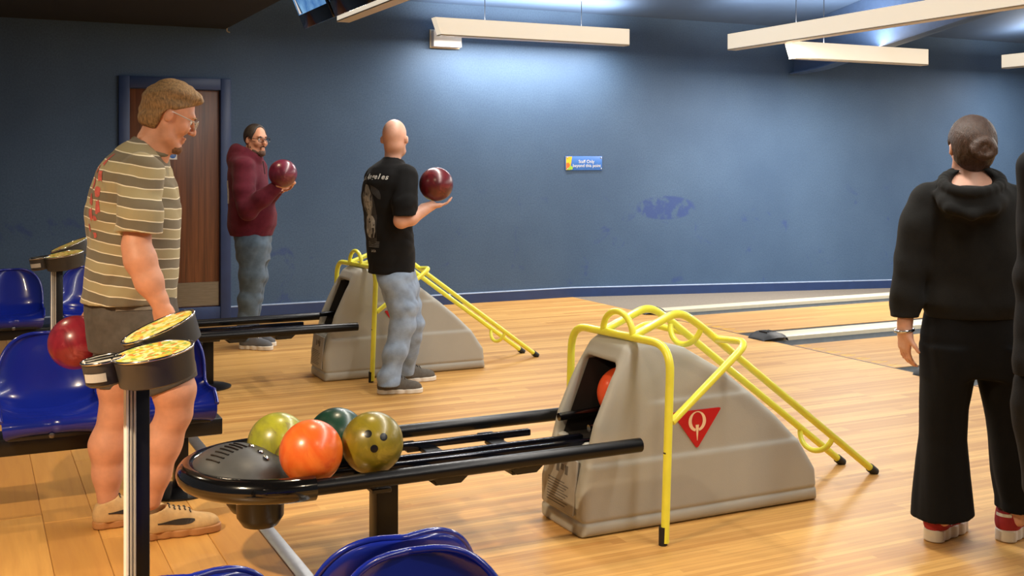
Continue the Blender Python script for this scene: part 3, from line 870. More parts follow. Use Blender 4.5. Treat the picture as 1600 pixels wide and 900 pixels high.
# ================================================================== SEATS
def make_seat():
    t = empty('bucket_seat')
    prof = [(-.175, .352, .185), (-.200, .368, .197), (-.208, .392, .202), (-.200, .414, .205), (-.175, .424, .208), (-.11, .424, .212), (-.04, .416, .214), (.04, .411, .214), (.10, .418, .213),
            (.145, .444, .213), (.166, .48, .214), (.178, .52, .214)]
    for k in range(1, 15):
        a_ = math.pi / 2 * k / 14; z_ = .52 + .19 * math.sin(a_); prof.append((.178 + .046 * math.sin(a_), z_, .012 + .202 * math.cos(a_) ** .72))
    n = 20; V = []; Fc = []
    L = len(prof)
    for side in (0, 1):
        for i, (y, z, hw) in enumerate(prof):
            a = prof[max(i - 1, 0)]; c = prof[min(i + 1, L - 1)]
            d = Vector((0, c[0] - a[0], c[1] - a[1])).normalized(); nrm = Vector((0, -d.z, d.y))   # faces up / forward
            bk = min(1, max(0, (z - .43) / .12)) if i > 7 else 0
            for k in range(n + 1):
                s_ = -1 + 2 * k / n
                lift = (abs(s_) ** 3.2) * (.040 if i > 4 else .012) * min(1, hw / .2)
                p = Vector((s_ * hw * .91, y, z)) + nrm * lift
                if side:
                    p -= nrm * .010; p.x *= .985
                if i in (1, 2, 3) and abs(s_) < .09: p += Vector((0, .012 * (1 - abs(s_) / .1), -.004))
                V.append(p)
    m_ = n + 1; off = L * m_
    for i in range(L - 1):
        for k in range(n):
            a = i * m_ + k
            Fc.append((a, a + 1, a + m_ + 1, a + m_)); Fc.append((off + a + m_, off + a + m_ + 1, off + a + 1, off + a))
    for i in range(L - 1):
        a = i * m_; Fc.append((a, a + m_, off + a + m_, off + a)); a += n; Fc.append((a + m_, a, off + a, off + a + m_))
    for k in range(n):
        Fc.append((k + 1, k, off + k, off + k + 1)); a = (L - 1) * m_ + k; Fc.append((a, a + 1, off + a + 1, off + a))
    bm = bmesh.new(); vs = [bm.verts.new(v_) for v_ in V]
    for f in Fc: bm.faces.new([vs[i] for i in f])
    sh = bm_obj('shell', bm, M['seat_blue'], t, True); auto(sh, 60)
    tube('rim', [V[i * m_] for i in range(3, L)] + [V[(L - 1) * m_ + k] for k in range(1, n)] + [V[i * m_ + n] for i in range(L - 1, 2, -1)], .008, M['seat_blue'], t, 8)
    box('mounting_bracket', (-.14, -.17, .335), (.14, .12, .40), M['black'], t, .006)
    box('under_tray', (-.165, -.185, .338), (.165, .05, .362), M['black'], t, .006)
    lathe('bolt', [(.011, 0), (.011, .004), (.006, .006)], M['bolt'], t, 12, mtx=frame((0, -.186, .350), (1, 0, 0), (0, 0, 1)))
    return t
seat0 = make_seat(); used = []
def seat(x, y, rz, label, z=0.0):
    o = seat0 if not used else copy_tree(seat0); used.append(o)
    o.location = (x, y, z); o.rotation_euler = (0, 0, rz)
    return tag(o, label, 'seat', 'blue bucket seats')
seat(.30, 5.045, 0, 'blue bucket seat behind the striped man\'s back, next to the red ball')
seat(.77, 5.045, 0, 'blue bucket seat mostly hidden behind the striped man\'s legs')
seat(.265, 8.30, 0, 'blue bucket seat by the wall at the left edge, behind the far keypad')
seat(.765, 8.30, 0, 'blue bucket seat between the far keypad and the striped man')
seat(.81, 2.385, math.pi, 'rear of the two dark blue seat backs at the bottom middle', -.034)
seat(.79, 1.86, 0, 'front of the two dark blue seat backs at the bottom middle', -.034)
seat(.375, 2.385, math.pi, 'dark blue seat back just showing at the bottom left', -.046)
def bench_beam(y, x0, x1, label, z=0.0):
    t = tag(empty('seat_beam', ((x0 + x1) / 2, y, 0)), label, 'seat beam', 'seat support beams'); hl = (x1 - x0) / 2
    box('beam', (-hl, -.12, .262 + z), (hl, .05, .334 + z), M['black'], t, .006)
    for x in (-hl + .18, hl - .16):
        box('leg', (x - .03, -.03, .01), (x + .03, .03, .265 + z), M['black'], t, .004)
        lathe('foot', [(.15, 0), (.15, .008), (.12, .018), (.05, .026)], M['black'], t, 32, loc=(x, 0, 0))
bench_beam(5.06, -1.0, 1.0, 'black support beam under the seats behind the striped man')
bench_beam(8.32, -1.0, 1.0, 'black support beam under the seats by the wall')
bench_beam(2.385, .1, 1.02, 'black support beam under the bottom-edge seats facing the lanes', -.048)
bench_beam(1.86, .58, 1.06, 'black support beam under the bottom-edge seat facing the camera', -.036)

# ================================================================== SCORE KEYPADS
def make_console():
    t = empty('score_keypad')
    box('post', (-.026, -.026, .012), (.03, .026, .90), M['black'], t, .003)
    box('post_edge', (-.031, -.031, .012), (-.024, .02, .885), M['white'], t, .001, 1)
    for k in range(2):
        box('post_rib', (-.021 + k * .009, -.031, .012), (-.0145 + k * .009, -.025, .885), M['grey_lbl'], t, .001, 1)
    lathe('base_plate', [(.17, 0), (.17, .008), (.14, .016), (.05, .022)], M['black'], t, 32)
    def disc(name, c, rx, ry, h, tilt, yaw, roll, keym):
        m = Matrix.Translation(c) @ Matrix.Rotation(yaw, 4, 'Z') @ Matrix.Rotation(tilt, 4, 'Y') @ Matrix.Rotation(roll, 4, 'X')
        S = Matrix.Diagonal((rx, ry, 1, 1))
        o = lathe(name, [(.80, -h), (.93, -h + .006), (.98, -.012), (1.0, -.004), (.99, 0), (.95, .001), (.93, -.003)], M['console'], t, 48, mtx=m @ S)
        V, Fc = tube_geo([m @ Vector((rx * .985 * math.cos(a), ry * .985 * math.sin(a), -.001)) for a in [2 * math.pi * k / 40 for k in range(40)]], .0035, 8, True)
        mk('rim', V, Fc, M['chrome'], o, True)
        lathe('key_label', [(.925, -.002), (.925, .0004)], keym, o, 40, mtx=m @ S)
        return o, m
    disc('keypad', Vector((.030, -.080, .962)), .104, .088, .08, math.radians(-9), math.radians(-12), math.radians(6), M['keys'])
    disc('keypad', Vector((.070, .10, 1.0)), .106, .088, .075, math.radians(-21), math.radians(14), math.radians(-4), M['keys'])
    o, m = disc('function_pad', Vector((-.088, -.035, .944)), .055, .060, .065, math.radians(-8), 0, 0, M['grey_lbl'])
    for k in (-1, 1):
        box('pad_divider', (-.045, k * .018 - .003, .0), (.045, k * .018 + .003, .005), M['black'], o, .001, 1, m)
    V = []; Fc = []
    for k in range(9):
        a = math.pi * (1.12 + .36 * k / 8)
        for z in (-.048, -.026): V.append(m @ Vector((.0555 * math.cos(a), .0605 * math.sin(a), z)))
    for k in range(8): Fc.append((2 * k, 2 * k + 2, 2 * k + 3, 2 * k + 1))
    mk('badge', V, Fc, M['grey_lbl'], o)
    lathe('hub', [(.03, -.06), (.04, .0), (.03, .006), (.01, .008)], M['steel'], t, 20, mtx=Matrix.Translation((-.025, 0, .945)) @ Matrix.Rotation(math.radians(-9), 4, 'Y'))
    return t
k1 = make_console(); k1.location = (.40, 3.09, 0); tag(k1, 'three lobed score keypad on a post in front of the striped man', 'keypad', 'score keypads')
k2 = copy_tree(k1); k2.location = (.43, 6.55, 0); tag(k2, 'three lobed score keypad on a post between the seats at far left', 'keypad', 'score keypads')

# ================================================================== OVERHEAD SCREENS, SIGN, BOX, HOOK
def monitor(y, m, label, pic):
    t = tag(empty('monitor', (2.0, y, 2.345), 0), label, 'screen', 'overhead score screens')
    mt = Matrix.Rotation(math.radians(-23), 4, 'Y')
    W_, H_ = .66, .345
    cs = box('case', (0, -W_ / 2, 0), (.06, W_ / 2, H_), M['gloss_black'], t, .004, 2, mt)
    s_ = box('screen', (-.003, -W_ / 2 + .025, .095), (.001, W_ / 2 - .02, H_ - .01), m, t, 0, 2, mt)
    if pic:
        for nm, mm, pts in (('screen_lane', M['screen_lane'], [(.285, .10), (.24, .10), (.262, .215), (.272, .215)]), ('screen_gutter', M['gloss_black'], [(.30, .10), (.288, .10), (.274, .23), (.278, .23)]),
                            ('screen_gutter', M['gloss_black'], [(.235, .10), (.21, .10), (.25, .23), (.256, .23)])):
            mk(nm, [mt @ Vector((-.0045, y_, z_)) for y_, z_ in pts], [tuple(range(len(pts)))], mm, s_)
    box('bracket', (.03, -.03, H_ * .6), (.09, .03, .375), M['black'], t)
    return t
monitor(6.91, M['screen'], 'tilted overhead screen showing a blue picture', True)
m2_ = monitor(6.21, M['gloss_black'], 'tilted overhead screen that is dark, next to the blue one', False)
sg = tag(empty('wall_sign', (6.043, WALL_Y - .002, 1.456)), 'small blue Staff Only sign on the blue wall', 'sign')
box('plate', (-.23, -.008, -.077), (.23, 0, .077), M['sign_blue'], sg, .002)
fr_ = lambda x, z, d=.0095: frame((x, -d, z), (1, 0, 0), (0, 0, 1))
prism('yellow_panel', [(-.225, -.073), (-.175, -.073), (-.15, .073), (-.225, .073)], 0, .001, M['sign_yellow'], sg, fr_(0, 0))
prism('orange_swirl', [(-.222, -.06), (-.185, -.05), (-.175, -.02), (-.195, .01), (-.222, .0)], 0, .001, M['sign_orange'], sg, fr_(0, 0, .0108))
prism('green_swirl', [(-.215, -.07), (-.15, -.07), (-.14, -.045), (-.17, -.02), (-.19, -.045)], 0, .001, M['sign_green'], sg, fr_(0, 0, .012))
text('sign_text', 'Staff Only', .05, M['white'], fr_(.03, .018, .0105), sg)
text('sign_text', 'beyond this point', .05, M['white'], fr_(.035, -.026, .0105), sg)
for x in (-.21, .215):
    for z in (-.06, .06): lathe('screw', [(.008, 0), (.008, .004), (.003, .006)], M['chrome'], sg, 10, mtx=frame((x, -.008, z), (1, 0, 0), (0, 0, 1)))
eb = tag(empty('emergency_light', (4.394, WALL_Y, 2.645)), 'white box on the wall under the left hanging light', 'wall light')
box('housing', (-.155, -.10, 0), (.155, 0, .17), M['white'], eb, .008)
box('back_plate', (-.165, -.02, -.01), (.165, 0, .18), M['cap_cream'], eb, .003)
hk = tag(tube('wall_hook', round_path([(2.19, WALL_Y, 2.735), (2.175, WALL_Y - .03, 2.735), (2.175, WALL_Y - .03, 2.695), (2.20, WALL_Y - .04, 2.685)], .01, 3), .006, M['cap_cream']), 'tiny pale hook high on the wall above the door', 'hook')

# ================================================================== PEOPLE
SKIN = mat('skin', (210, 150, 120), .52, var=.08, scale=24, sss=.06, bump=.1, bscale=300)
SKIN_PALE = mat('skin_pale', (220, 168, 144), .48, var=.07, scale=24, sss=.06, bump=.1, bscale=300)
EYE = mat('eye_white', (225, 220, 215), .2, var=0); IRIS = mat('iris', (50, 45, 40), .2, var=0)
def nrm(v): v = np.array(v, float); return v / np.linalg.norm(v)
class Person:
    def __init__(s, label, px, t0, shade):
        s.t0 = t0; s.r0 = (px - CX) / F * t0
        loc = PT(px, 0, t0); s.root = empty('person', (loc.x, loc.y, 0), YAW)
        tag(s.root, label, 'person', None); s.skin = shade
    def p(s, px, py, f=0.0):                       # picture point at depth t0 + f -> local metres
        t = s.t0 + f
        return np.array([(px - CX) / F * t - s.r0, f, CAMH - (py - CY) / F * t])
    def rows(s, rr, f=0.0, grow=0.0):
        out = []
        for row in rr:
            py, l, r, b = row[:4]; ff = row[4] if len(row) > 4 else f
            a = s.p(l, py, ff); c = s.p(r, py, ff)
            out.append((float(a[2]), float((a[0] + c[0]) / 2), ff, float((c[0] - a[0]) / 2 + grow), b + grow))
        return out
    def vol(s, x0, x1, z0, z1, y0=-.45, y1=.45, h=.006): return Vol((x0, y0, z0), (x1, y1, z1), h)
def head(v, c, fwd, up, sz=1.0, ears=1.0, jaw=1.0):
    f = nrm(fwd); u = nrm(np.array(up) - f * np.dot(up, f)); r = np.cross(f, u)
    R = (f, r, u); A = lambda a, b, d: c + sz * (f * a + r * b + u * d)
    e = lambda p, rad, k=.02, op='add': v.ell(p, [x * sz for x in rad], R, k * sz, op)
    e(A(-.012, 0, .032), (.098, .076, .094)); e(A(.028, 0, -.038), (.053, .054, .068 * jaw), .04)
    for q in (-1, 1):
        v.chain([(A(.000, q * .050, -.045), .016 * sz), (A(.022, q * .046, -.082), .015 * sz), (A(.070, q * .014, -.108), .015 * sz)], .025)
    e(A(.076, 0, -.106), (.019, .022, .018), .022)
    v.cone(A(.080, -.034, .028), A(.080, .034, .028), .013 * sz, .013 * sz, .018)
    for q in (-1, 1):
        e(A(.100, q * .031, .006), (.015, .018, .011), .012, 'sub')
        e(A(.070, q * .040, -.026), (.018, .018, .018), .03)
        if ears:
            e(A(-.012, q * .081, -.006), (.0155, .0095 * ears, .027), .004); e(A(-.008, q * .077, -.006), (.011, .011, .020), .004)
            e(A(-.005, q * (.083 + .010 * ears), -.004), (.010, .009, .017), .004, 'sub')
    v.chain([(A(.090, 0, .016), .008 * sz), (A(.112, 0, -.020), .009 * sz), (A(.114, 0, -.028), .0115 * sz)], .010)
    for q in (-1, 1): e(A(.102, q * .012, -.031), (.010, .0085, .0075), .006)
    v.cone(A(.090, -.015, -.062), A(.090, .015, -.062), .007 * sz, .007 * sz, .008)
    v.cone(A(.087, -.012, -.075), A(.087, .012, -.075), .0085 * sz, .0085 * sz, .008)
    e(A(.100, 0, -.0685), (.012, .023, .0022), .003, 'sub')
    return A, R
def eyes(A, R, sz, par, brow=None):
    for q in (-1, 1):
        for nm, rad, d, m in (('eye', .0115, .0, EYE), ('iris', .0062, .0072, IRIS)):
            p = A(.0775 + d / sz, q * .031, .004)
            bm = bmesh.new(); bmesh.ops.create_uvsphere(bm, u_segments=12, v_segments=8, radius=rad * sz)
            bm_obj(nm, bm, m, par, True, p)
        if brow is not None: tube('eyebrow', [A(.0945, q * .014, .024), A(.096, q * .032, .030), A(.082, q * .050, .024)], [.0032, .0036, .002], brow, par, 6)
def glasses(A, par, m, full=True):
    for q in (-1, 1):
        ring = []
        for k in range(24):
            a = 2 * math.pi * k / 24; c_, s_ = math.cos(a), math.sin(a)
            ring.append(A(.108 - .006 * c_ * q * 1.0 * (1 if q > 0 else -1) * q, q * .034 + .025 * math.copysign(abs(c_) ** .5, c_), .004 + .017 * math.copysign(abs(s_) ** .5, s_)))
        tube('glasses_rim', ring, .0022, m, par, 6, True)
        tube('glasses_arm', [A(.104, q * .060, .010), A(.07, q * .072, .012), A(-.005, q * .084, .014)], .002, m, par, 6)
    tube('glasses_bridge', [A(.108, -.010, .008), A(.113, 0, .010), A(.108, .010, .008)], .002, m, par, 6)
def hand(v, wrist, d, n, side, curl=(.25, .35, .3), sz=1.0, spread=.06, thumb=.7):
    # d: direction of the fingers, n: direction the palm faces, side: thumb side (+1/-1 along d x n)
    d = nrm(d); n = nrm(np.array(n) - d * np.dot(n, d)); w_ = np.cross(d, n) * side
    wrist = np.array(wrist)
    v.rbox(wrist + d * .048 * sz, (.050 * sz, .041 * sz, .0145 * sz), .0135 * sz, (d, w_, n), .012)
    v.cone(wrist - d * .03 * sz, wrist + d * .02 * sz, .026 * sz, .024 * sz, .02)
    v.ell(wrist + d * .03 * sz + w_ * .026 * sz + n * .008 * sz, (.032 * sz, .018 * sz, .016 * sz), (d, w_, n), .012)
    for q, (off, L) in enumerate(((.030, .92), (.010, 1.0), (-.010, .94), (-.029, .76))):
        p = wrist + d * .092 * sz + w_ * off * sz; a = 0.0; dd = nrm(d + w_ * spread * (1.5 - q))
        rad = (.0092, .0094, .009, .008)[q] * sz
        for j, (ln, cu) in enumerate(zip((.044, .027, .022), curl)):
            a += cu; q_ = p + (dd * math.cos(a) + n * math.sin(a)) * ln * L * sz
            v.cone(p, q_, rad * (1 - .08 * j), rad * (1 - .08 * (j + 1)), .004); p = q_
    p = wrist + d * .028 * sz + w_ * .034 * sz; dd = nrm(d * .75 + w_ * .65 + n * .25 * thumb)
    q_ = p + dd * .042 * sz; v.cone(p, q_, .0125 * sz, .0108 * sz, .008)
    dd = nrm(dd + d * .35 + n * .35 * thumb); v.cone(q_, q_ + dd * .034 * sz, .0108 * sz, .0088 * sz, .004)
def shoe(name, par, heel, d, L, upper, sole, solez=.03, wd=.048, lace=None, high=.0):
    # heel: point on the floor under the back of the heel; d: flat direction to the toe
    d = nrm((d[0], d[1], 0)); w_ = np.array((-d[1], d[0], 0)); up = np.array((0, 0, 1.))
    h0 = np.array((heel[0], heel[1], heel[2]))
    A = lambda a, b, c: h0 + d * a * L + w_ * b + up * c
    lo = np.minimum(A(0, 0, 0), A(1, 0, 0)) - .09; hi = np.maximum(A(0, 0, 0), A(1, 0, 0)) + .09
    def outline(z0, z1, g, v):
        for (a, r) in ((.13, .036), (.3, .036), (.5, .040), (.7, .045), (.84, .040), (.93, .026)):
            v.ell(A(a, -.004 if a > .4 else 0, (z0 + z1) / 2), ((.13 if a < .2 else .16) * L * .95 if a < .9 else .07 * L, r + g, 1.), (d, w_, up), .012)
    v = Vol((lo[0], lo[1], h0[2] - .012), (hi[0], hi[1], h0[2] + .05), .004)
    outline(0, solez, .004, v); v.plane((0, 0, h0[2] + solez), (0, 0, 1)); v.plane((0, 0, h0[2] + .001), (0, 0, -1))
    so = v.obj(name + '_sole', sole, par)
    v = Vol((lo[0], lo[1], h0[2] + solez - .01), (hi[0], hi[1], h0[2] + .17), .0045)
    R = (d, w_, up); z = solez
    v.ell(A(.17, 0, z + .02), (.16 * L, .038, .055), R, .02); v.ell(A(.45, 0, z + .012), (.30 * L, .041, .050), R, .03)
    v.ell(A(.74, -.003, z + .004), (.245 * L, .044, .042), R, .03)
    v.cone(A(.20, 0, z + .03), A(.21, 0, z + .075 + high), .040, .040, .03); v.cone(A(.24, 0, z + .06), A(.52, 0, z + .05), .030, .026, .03)
    v.plane((0, 0, h0[2] + solez - .003), (0, 0, -1)); v.plane(A(.20, 0, z + .080 + high), nrm(up - d * .35))
    v.cone(A(.21, 0, z + .085 + high), A(.20, 0, z + .05), .030, .026, .01, 'sub')
    uo = v.obj(name, upper, par)
    if lace is not None:
        bv = bvh_of(uo)
        for k in range(5):
            a = .34 + .065 * k; pts = []
            for j in range(7):
                q = A(a + .012 * (j % 2 == 0), -.022 + .0073 * j, .3); h_, _, _, _ = bv.ray_cast(Vector(q), Vector((0, 0, -1)))
                if h_: pts.append(h_ + Vector((0, 0, .002)))
            if len(pts) > 2: tube('lace', pts, .0028, lace, uo, 6)
    return uo, A, w_
def cloth(name, c, rough=.9, var=.14, scale=30, bump=.25, bscale=500, sheen=.06):
    return mat(name, c, rough, 0, var, scale, bump, bscale, 0, .25, sheen)
UP = (0, 0, 1.)
FX = np.array((LR, LF, 0))            # towards the pins, in the figures' frame
LACE_D = mat('lace_dark', (60, 52, 44), .8); WHITE_SOLE = mat('white_sole', (226, 218, 204), .6, var=.05)
HAIR_BLOND = mat('hair_blond', (142, 112, 74), .6, var=.5, scale=55, bump=.8, bscale=150, stretch=(3, 3, 1))
HAIR_DARK = mat('hair_dark', (52, 42, 36), .5, var=.35, scale=80, bump=.6, bscale=160, stretch=(1, 1, 3))
HAIR_BROWN = mat('hair_brown', (66, 46, 34), .4, var=.5, scale=50, bump=.7, bscale=150, stretch=(3, 3, 1))

# ------------------------------------------------------------------ 1  man in the striped shirt
A1 = Person('man in a striped olive t-shirt and grey shorts holding a red ball', 225, 4.35, SKIN)
p = A1.p; rt = A1.root
shirt_rows = [(215, 216, 236, .05), (221, 203, 246, .085), (230, 189, 253, .125), (246, 174, 260, .175), (269, 158, 265, .20), (292, 148, 272, .20), (321, 143, 278, .19), (350, 141, 279, .18), (382, 139, 278, .175), (422, 137, 276, .175), (455, 134, 273, .18), (480, 131, 271, .18)]
v = A1.vol(-.40, .36, -.02, 1.82, -.36, .40, .005)
v.loft(A1.rows(shirt_rows[:-1], 0, -.032), .03)
v.loft(A1.rows([(460, 142, 264, .13), (500, 145, 268, .13), (540, 150, 270, .13)], 0, -.02), .04)
v.chain([(p(222, 280, -.17), .058), (p(213, 385, -.22), .050), (p(219, 405, -.225), .057), (p(233, 440, -.225), .050), (p(252, 478, -.22), .029)], .02)
v.chain([(p(240, 285, .19), .058), (p(196, 395, .26), .050), (p(150, 480, .30), .030)], .02)
hand(v, p(253, 481, -.22), (.18, .02, -1), (.3, .95, 0), 1, (.3, .4, .35), 1.0)
hand(v, p(147, 487, .29), (-.45, -.25, -.86), (-.35, -.93, 0), -1, (.35, .45, .4), 1.0)
v.chain([(p(188, 520, .09), .092), (p(184, 600, .10), .075), (p(181, 645, .10), .060), (p(170, 695, .10), .073), (p(168, 740, .10), .055), (p(168, 785, .10), .038)], .03)
v.chain([(p(240, 520, -.08), .095), (p(272, 610, -.07), .078), (p(273, 645, -.06), .062), (p(253, 692, -.05), .072), (p(243, 740, -.05), .055), (p(236, 782, -.05), .038)], .03)
hc = p(264, 181, 0); hf = FX * .93 + np.array((0, 0, -.40)); hu = np.array((.3, .12, 1.))
v.cone(p(230, 240, 0), p(248, 198, 0), .062, .056, .03); v.cone(p(246, 245, 0), p(258, 205, 0), .044, .040, .03)
A_, R_ = head(v, hc, hf, hu, .99, 1.5)
body = v.obj('body', SKIN, rt)
bv = bvh_of(body); rr = random.Random(8); TAT = mat('tattoo_ink', (120, 92, 78), .6, var=.25, scale=80)
for k in range(9):
    q = p(219 + 2.6 * k + rr.uniform(-2, 2), 408 + 6.3 * k, -.5); V = [Vector((.011 * rr.uniform(.6, 1.2) * math.cos(a), .013 * rr.uniform(.6, 1.2) * math.sin(a), 0)) for a in np.linspace(0, 2 * math.pi, 9)[:-1]]
    decal('tattoo', V, [tuple(range(8))], TAT, frame(q, (1, 0, 0), UP), bv, body, .0012, .6)
eyes(A_, R_, .99, rt, HAIR_BLOND)
glasses(A_, rt, mat('clear_frame', (205, 200, 195), .15, .3, var=0))
# hair
v = Vol(tuple(hc - .17), tuple(hc + .19), .0045)
v.ell(A_(-.016, 0, .033), (.105, .082, .104), R_, .02); v.ell(A_(.014, 0, .092), (.074, .064, .050), R_, .03); v.ell(A_(-.052, 0, -.035), (.052, .060, .062), R_, .03)
v.ell(A_(.070, 0, .100), (.022, .044, .020), R_, .03)
v.fold(.0022, .02, 5, 4, (.3, 1.2, .4)); v.fold(.004, .06, 9)
f_, r_, u_ = R_
def hair_cut(v, A_, R_, slope, u0, fb, ub, k=.02):
    X, Y, Z = v._g((slice(None),) * 3); c = A_(0, 0, 0); f_, r_, u_ = R_
    fd = (X - c[0]) * f_[0] + (Y - c[1]) * f_[1] + (Z - c[2]) * f_[2]; ud = (X - c[0]) * u_[0] + (Y - c[1]) * u_[1] + (Z - c[2]) * u_[2]
    d = np.minimum((u0 + slope * fd - ud) * .95, fd - fb); d = np.maximum(d, ub - ud)
    hh = np.maximum(k - np.abs(v.D - d), 0) / k; v.D = np.maximum(v.D, d) + hh * hh * k * .25
hair_cut(v, A_, R_, .72, .020, -.030, -.074, .016)
v.ell(A_(-.006, .088, -.012), (.027, .03, .036), R_, .004, 'sub'); v.ell(A_(-.006, -.088, -.012), (.027, .03, .036), R_, .004, 'sub')
v.obj('hair', HAIR_BLOND, rt)
v = Vol(tuple(hc - .17), tuple(hc + .17), .004)      # short chin beard
v.ell(A_(.076, 0, -.109), (.026, .028, .0225), R_, .02); v.cone(A_(.03, -.044, -.088), A_(.066, -.016, -.110), .012, .014, .02); v.cone(A_(.03, .044, -.088), A_(.066, .016, -.110), .012, .014, .02)
v.fold(.002, .012, 2); v.obj('beard', mat('beard_brown', (120, 84, 58), .8, var=.3, scale=90), rt)
# striped shirt
N = NT('striped_jersey'); s_ = N.n('ShaderNodeSeparateXYZ'); vv = N.coord(); N.l(vv, s_.inputs[0])
zz = N.math('ADD', s_.outputs[2], N.math('MULTIPLY', s_.outputs[0], .16)); zz = N.math('ADD', zz, N.math('MULTIPLY', N.math('SUBTRACT', N.noise(vv, 7, 2), .5), .018))
q_ = N.math('DIVIDE', zz, .0392); fl = N.math('FLOOR', q_); fr2 = N.math('FRACT', q_)
par = N.math('MODULO', fl, 2.0); col = N.mix(par, lin((162, 151, 117)), lin((116, 108, 91)))
col = N.mix(N.math('LESS_THAN', fr2, .10), col, lin((230, 222, 198)))
N.set(col=col, rough=.9, sheen=.2, spec=.2); N.bump(N.noise(vv, 500, 2), .2, .002); STRIPE = N.m
v = A1.vol(-.40, .36, .82, 1.66, -.42, .42, .0062)
v.loft(A1.rows(shirt_rows), .02)
w2 = v.like()
w2.cone(p(222, 272, -.165), p(219, 330, -.215), .080, .080, .02); w2.cone(p(219, 330, -.215), p(217, 380, -.22), .080, .083, .02)
w2.plane(p(218, 362, -.22), (-.10, 0, -1))
w3 = v.like()
w3.cone(p(240, 275, .17), p(222, 335, .215), .080, .082, .02); w3.cone(p(222, 335, .215), p(205, 370, .235), .08, .08, .02)
w3.plane(p(212, 358, .23), (-.3, 0, -1))
v.merge(w2, .03); v.merge(w3, .03)
v.fold(.008, .15, 3, 3, (1, .6, .7)); v.fold(.004, .07, 8, 3, (1, .6, .6))
v.plane(p(200, 471, 0), (-.02, 0, -1))
v.cone(p(238, 224, 0), p(262, 175, 0), .066, .085, .008, 'sub')
sh1 = v.obj('t_shirt', STRIPE, rt)
ax_ = nrm(p(262, 175, 0) - p(238, 224, 0)); e1 = nrm(np.cross(ax_, (0, 1, 0))); e2 = np.cross(ax_, e1); cc = p(236, 229, 0)
tube('collar', [Vector(cc + .070 * (e1 * math.cos(a) * 1.02 + e2 * math.sin(a)) + ax_ * (-.012 * abs(math.sin(a)))) for a in np.linspace(0, 2 * math.pi, 33)[:-1]], .0095, cloth('collar_olive', (120, 112, 92)), sh1, 8, True)
bv = bvh_of(sh1); REDP = mat('faded_red_print', (188, 92, 84), .85, var=.2, scale=60)
mt = frame(p(160, 300, -.12), (.50, -.86, 0), (.12, 0, 1)); rr = random.Random(3)
for k, (x, y, w0, h0) in enumerate(((.050, .125, .018, .05), (.062, .06, .02, .045), (.03, .085, .02, .03), (.012, .03, .028, .05), (.05, .0, .02, .035), (.012, -.03, .03, .045), (.048, -.055, .02, .05), (.008, -.085, .028, .05), (.034, -.10, .02, .02), (-.02, -.14, .022, .03), (.01, -.165, .02, .02))):
    pts = []
    for j in range(12):
        a = 2 * math.pi * j / 12; c_, s_ = math.cos(a), math.sin(a); q_ = rr.uniform(.62, 1.1)
        pts.append(Vector((x + w0 * .55 * q_ * math.copysign(abs(c_) ** .6, c_), y + h0 * .55 * q_ * math.copysign(abs(s_) ** .5, s_), 0)))
    V = pts + [Vector((x, y, 0))]; Fc = [(j, (j + 1) % 12, 12) for j in range(12)]
    decal('red_print', V, Fc, REDP, mt, bv, sh1, .002, .4, 1)
# shorts
v = A1.vol(-.40, .36, .50, 1.02, -.36, .36, .0062)
v.loft(A1.rows([(458, 136, 271, .15), (490, 135, 277, .165), (520, 138, 282, .165), (545, 142, 286, .16)]), .03)
v.chain([(p(192, 520, .09), .108), (p(182, 575, .10), .086), (p(178, 625, .10), .078)], .04)
v.chain([(p(235, 525, -.075), .115), (p(262, 580, -.07), .096), (p(277, 625, -.06), .092)], .04)
v.fold(.004, .11, 12, 3, (.8, .8, 1)); 
c1 = p(180, 603, .1); v.plane(c1, (-.05, 0, -1), keep=((c1[0] - .15, .012, .45), (c1[0] + .2, .4, c1[2] + .03)))
c2 = p(270, 604, -.07); v.plane(c2, (.42, 0, -1), keep=((c2[0] - .22, -.4, .45), (c2[0] + .2, .012, c2[2] + .09)))
so1 = v.obj('shorts', cloth('grey_cotton', (86, 80, 74), .9, .16), rt)
bv = bvh_of(so1); mt = frame(p(184, 491, -.3), (1, -.05, .02), (0, 0, 1))
V = [Vector((x * .064, y * .006, 0)) for y in (-1, 1) for x in [-1 + j / 6 for j in range(13)]]
decal('pocket_welt', V, [(j, j + 1, 14 + j, 13 + j) for j in range(12)], cloth('pocket_grey', (116, 108, 98)), mt, bv, so1, .004, .4)
v.D[:] = .5
GUM = mat('gum_sole', (176, 122, 72), .6, var=.08); TAN = mat('tan_suede', (196, 160, 110), .85, var=.1, scale=40, bump=.2)
SW = mat('swoosh_dark', (46, 40, 36), .6, var=0)
for nm, hp, lab in (('shoe', p(143, 841, .06), 0), ('shoe', p(219, 836, -.07), 1)):
    hp = np.array((hp[0], hp[1], 0)); uo, A, w_ = shoe('shoe', rt, hp, FX, .305, TAN, GUM, .03, lace=LACE_D)
    bv = bvh_of(uo); mt = frame(A(.45, 0, .065), FX, UP)
    top = []; bot = []
    for k in range(13):
        t_ = k / 12; x = -.062 + .124 * t_
        bot.append(Vector((x, -.016 + .030 * t_ ** 2 - .012 * math.sin(math.pi * min(1, t_ * 1.6)) * (1 - t_), 0)))
        top.append(Vector((x + .004, -.010 + .0245 * t_ ** 2 + .012 * math.sin(math.pi * (1 - t_)) ** 1 * (1 - t_) + .0, 0)))
    # wide at the toe end, thin towards the heel
    bot = [Vector((-.078 + .140 * (k / 12), -.002 - .004 * (k / 12) - .018 * math.sin(math.pi * (k / 12)) ** .8 * (k / 12), 0)) for k in range(13)]
    top = [Vector((-.080 + .142 * (k / 12), +.003 - .002 * (k / 12) + .012 * math.sin(math.pi * (k / 12)) * (k / 12), 0)) for k in range(13)]
    V = bot + top; Fc = [(k, k + 1, 14 + k, 13 + k) for k in range(12)]
    decal('swoosh', V, Fc, SW, mt, bv, uo, .002, .3)
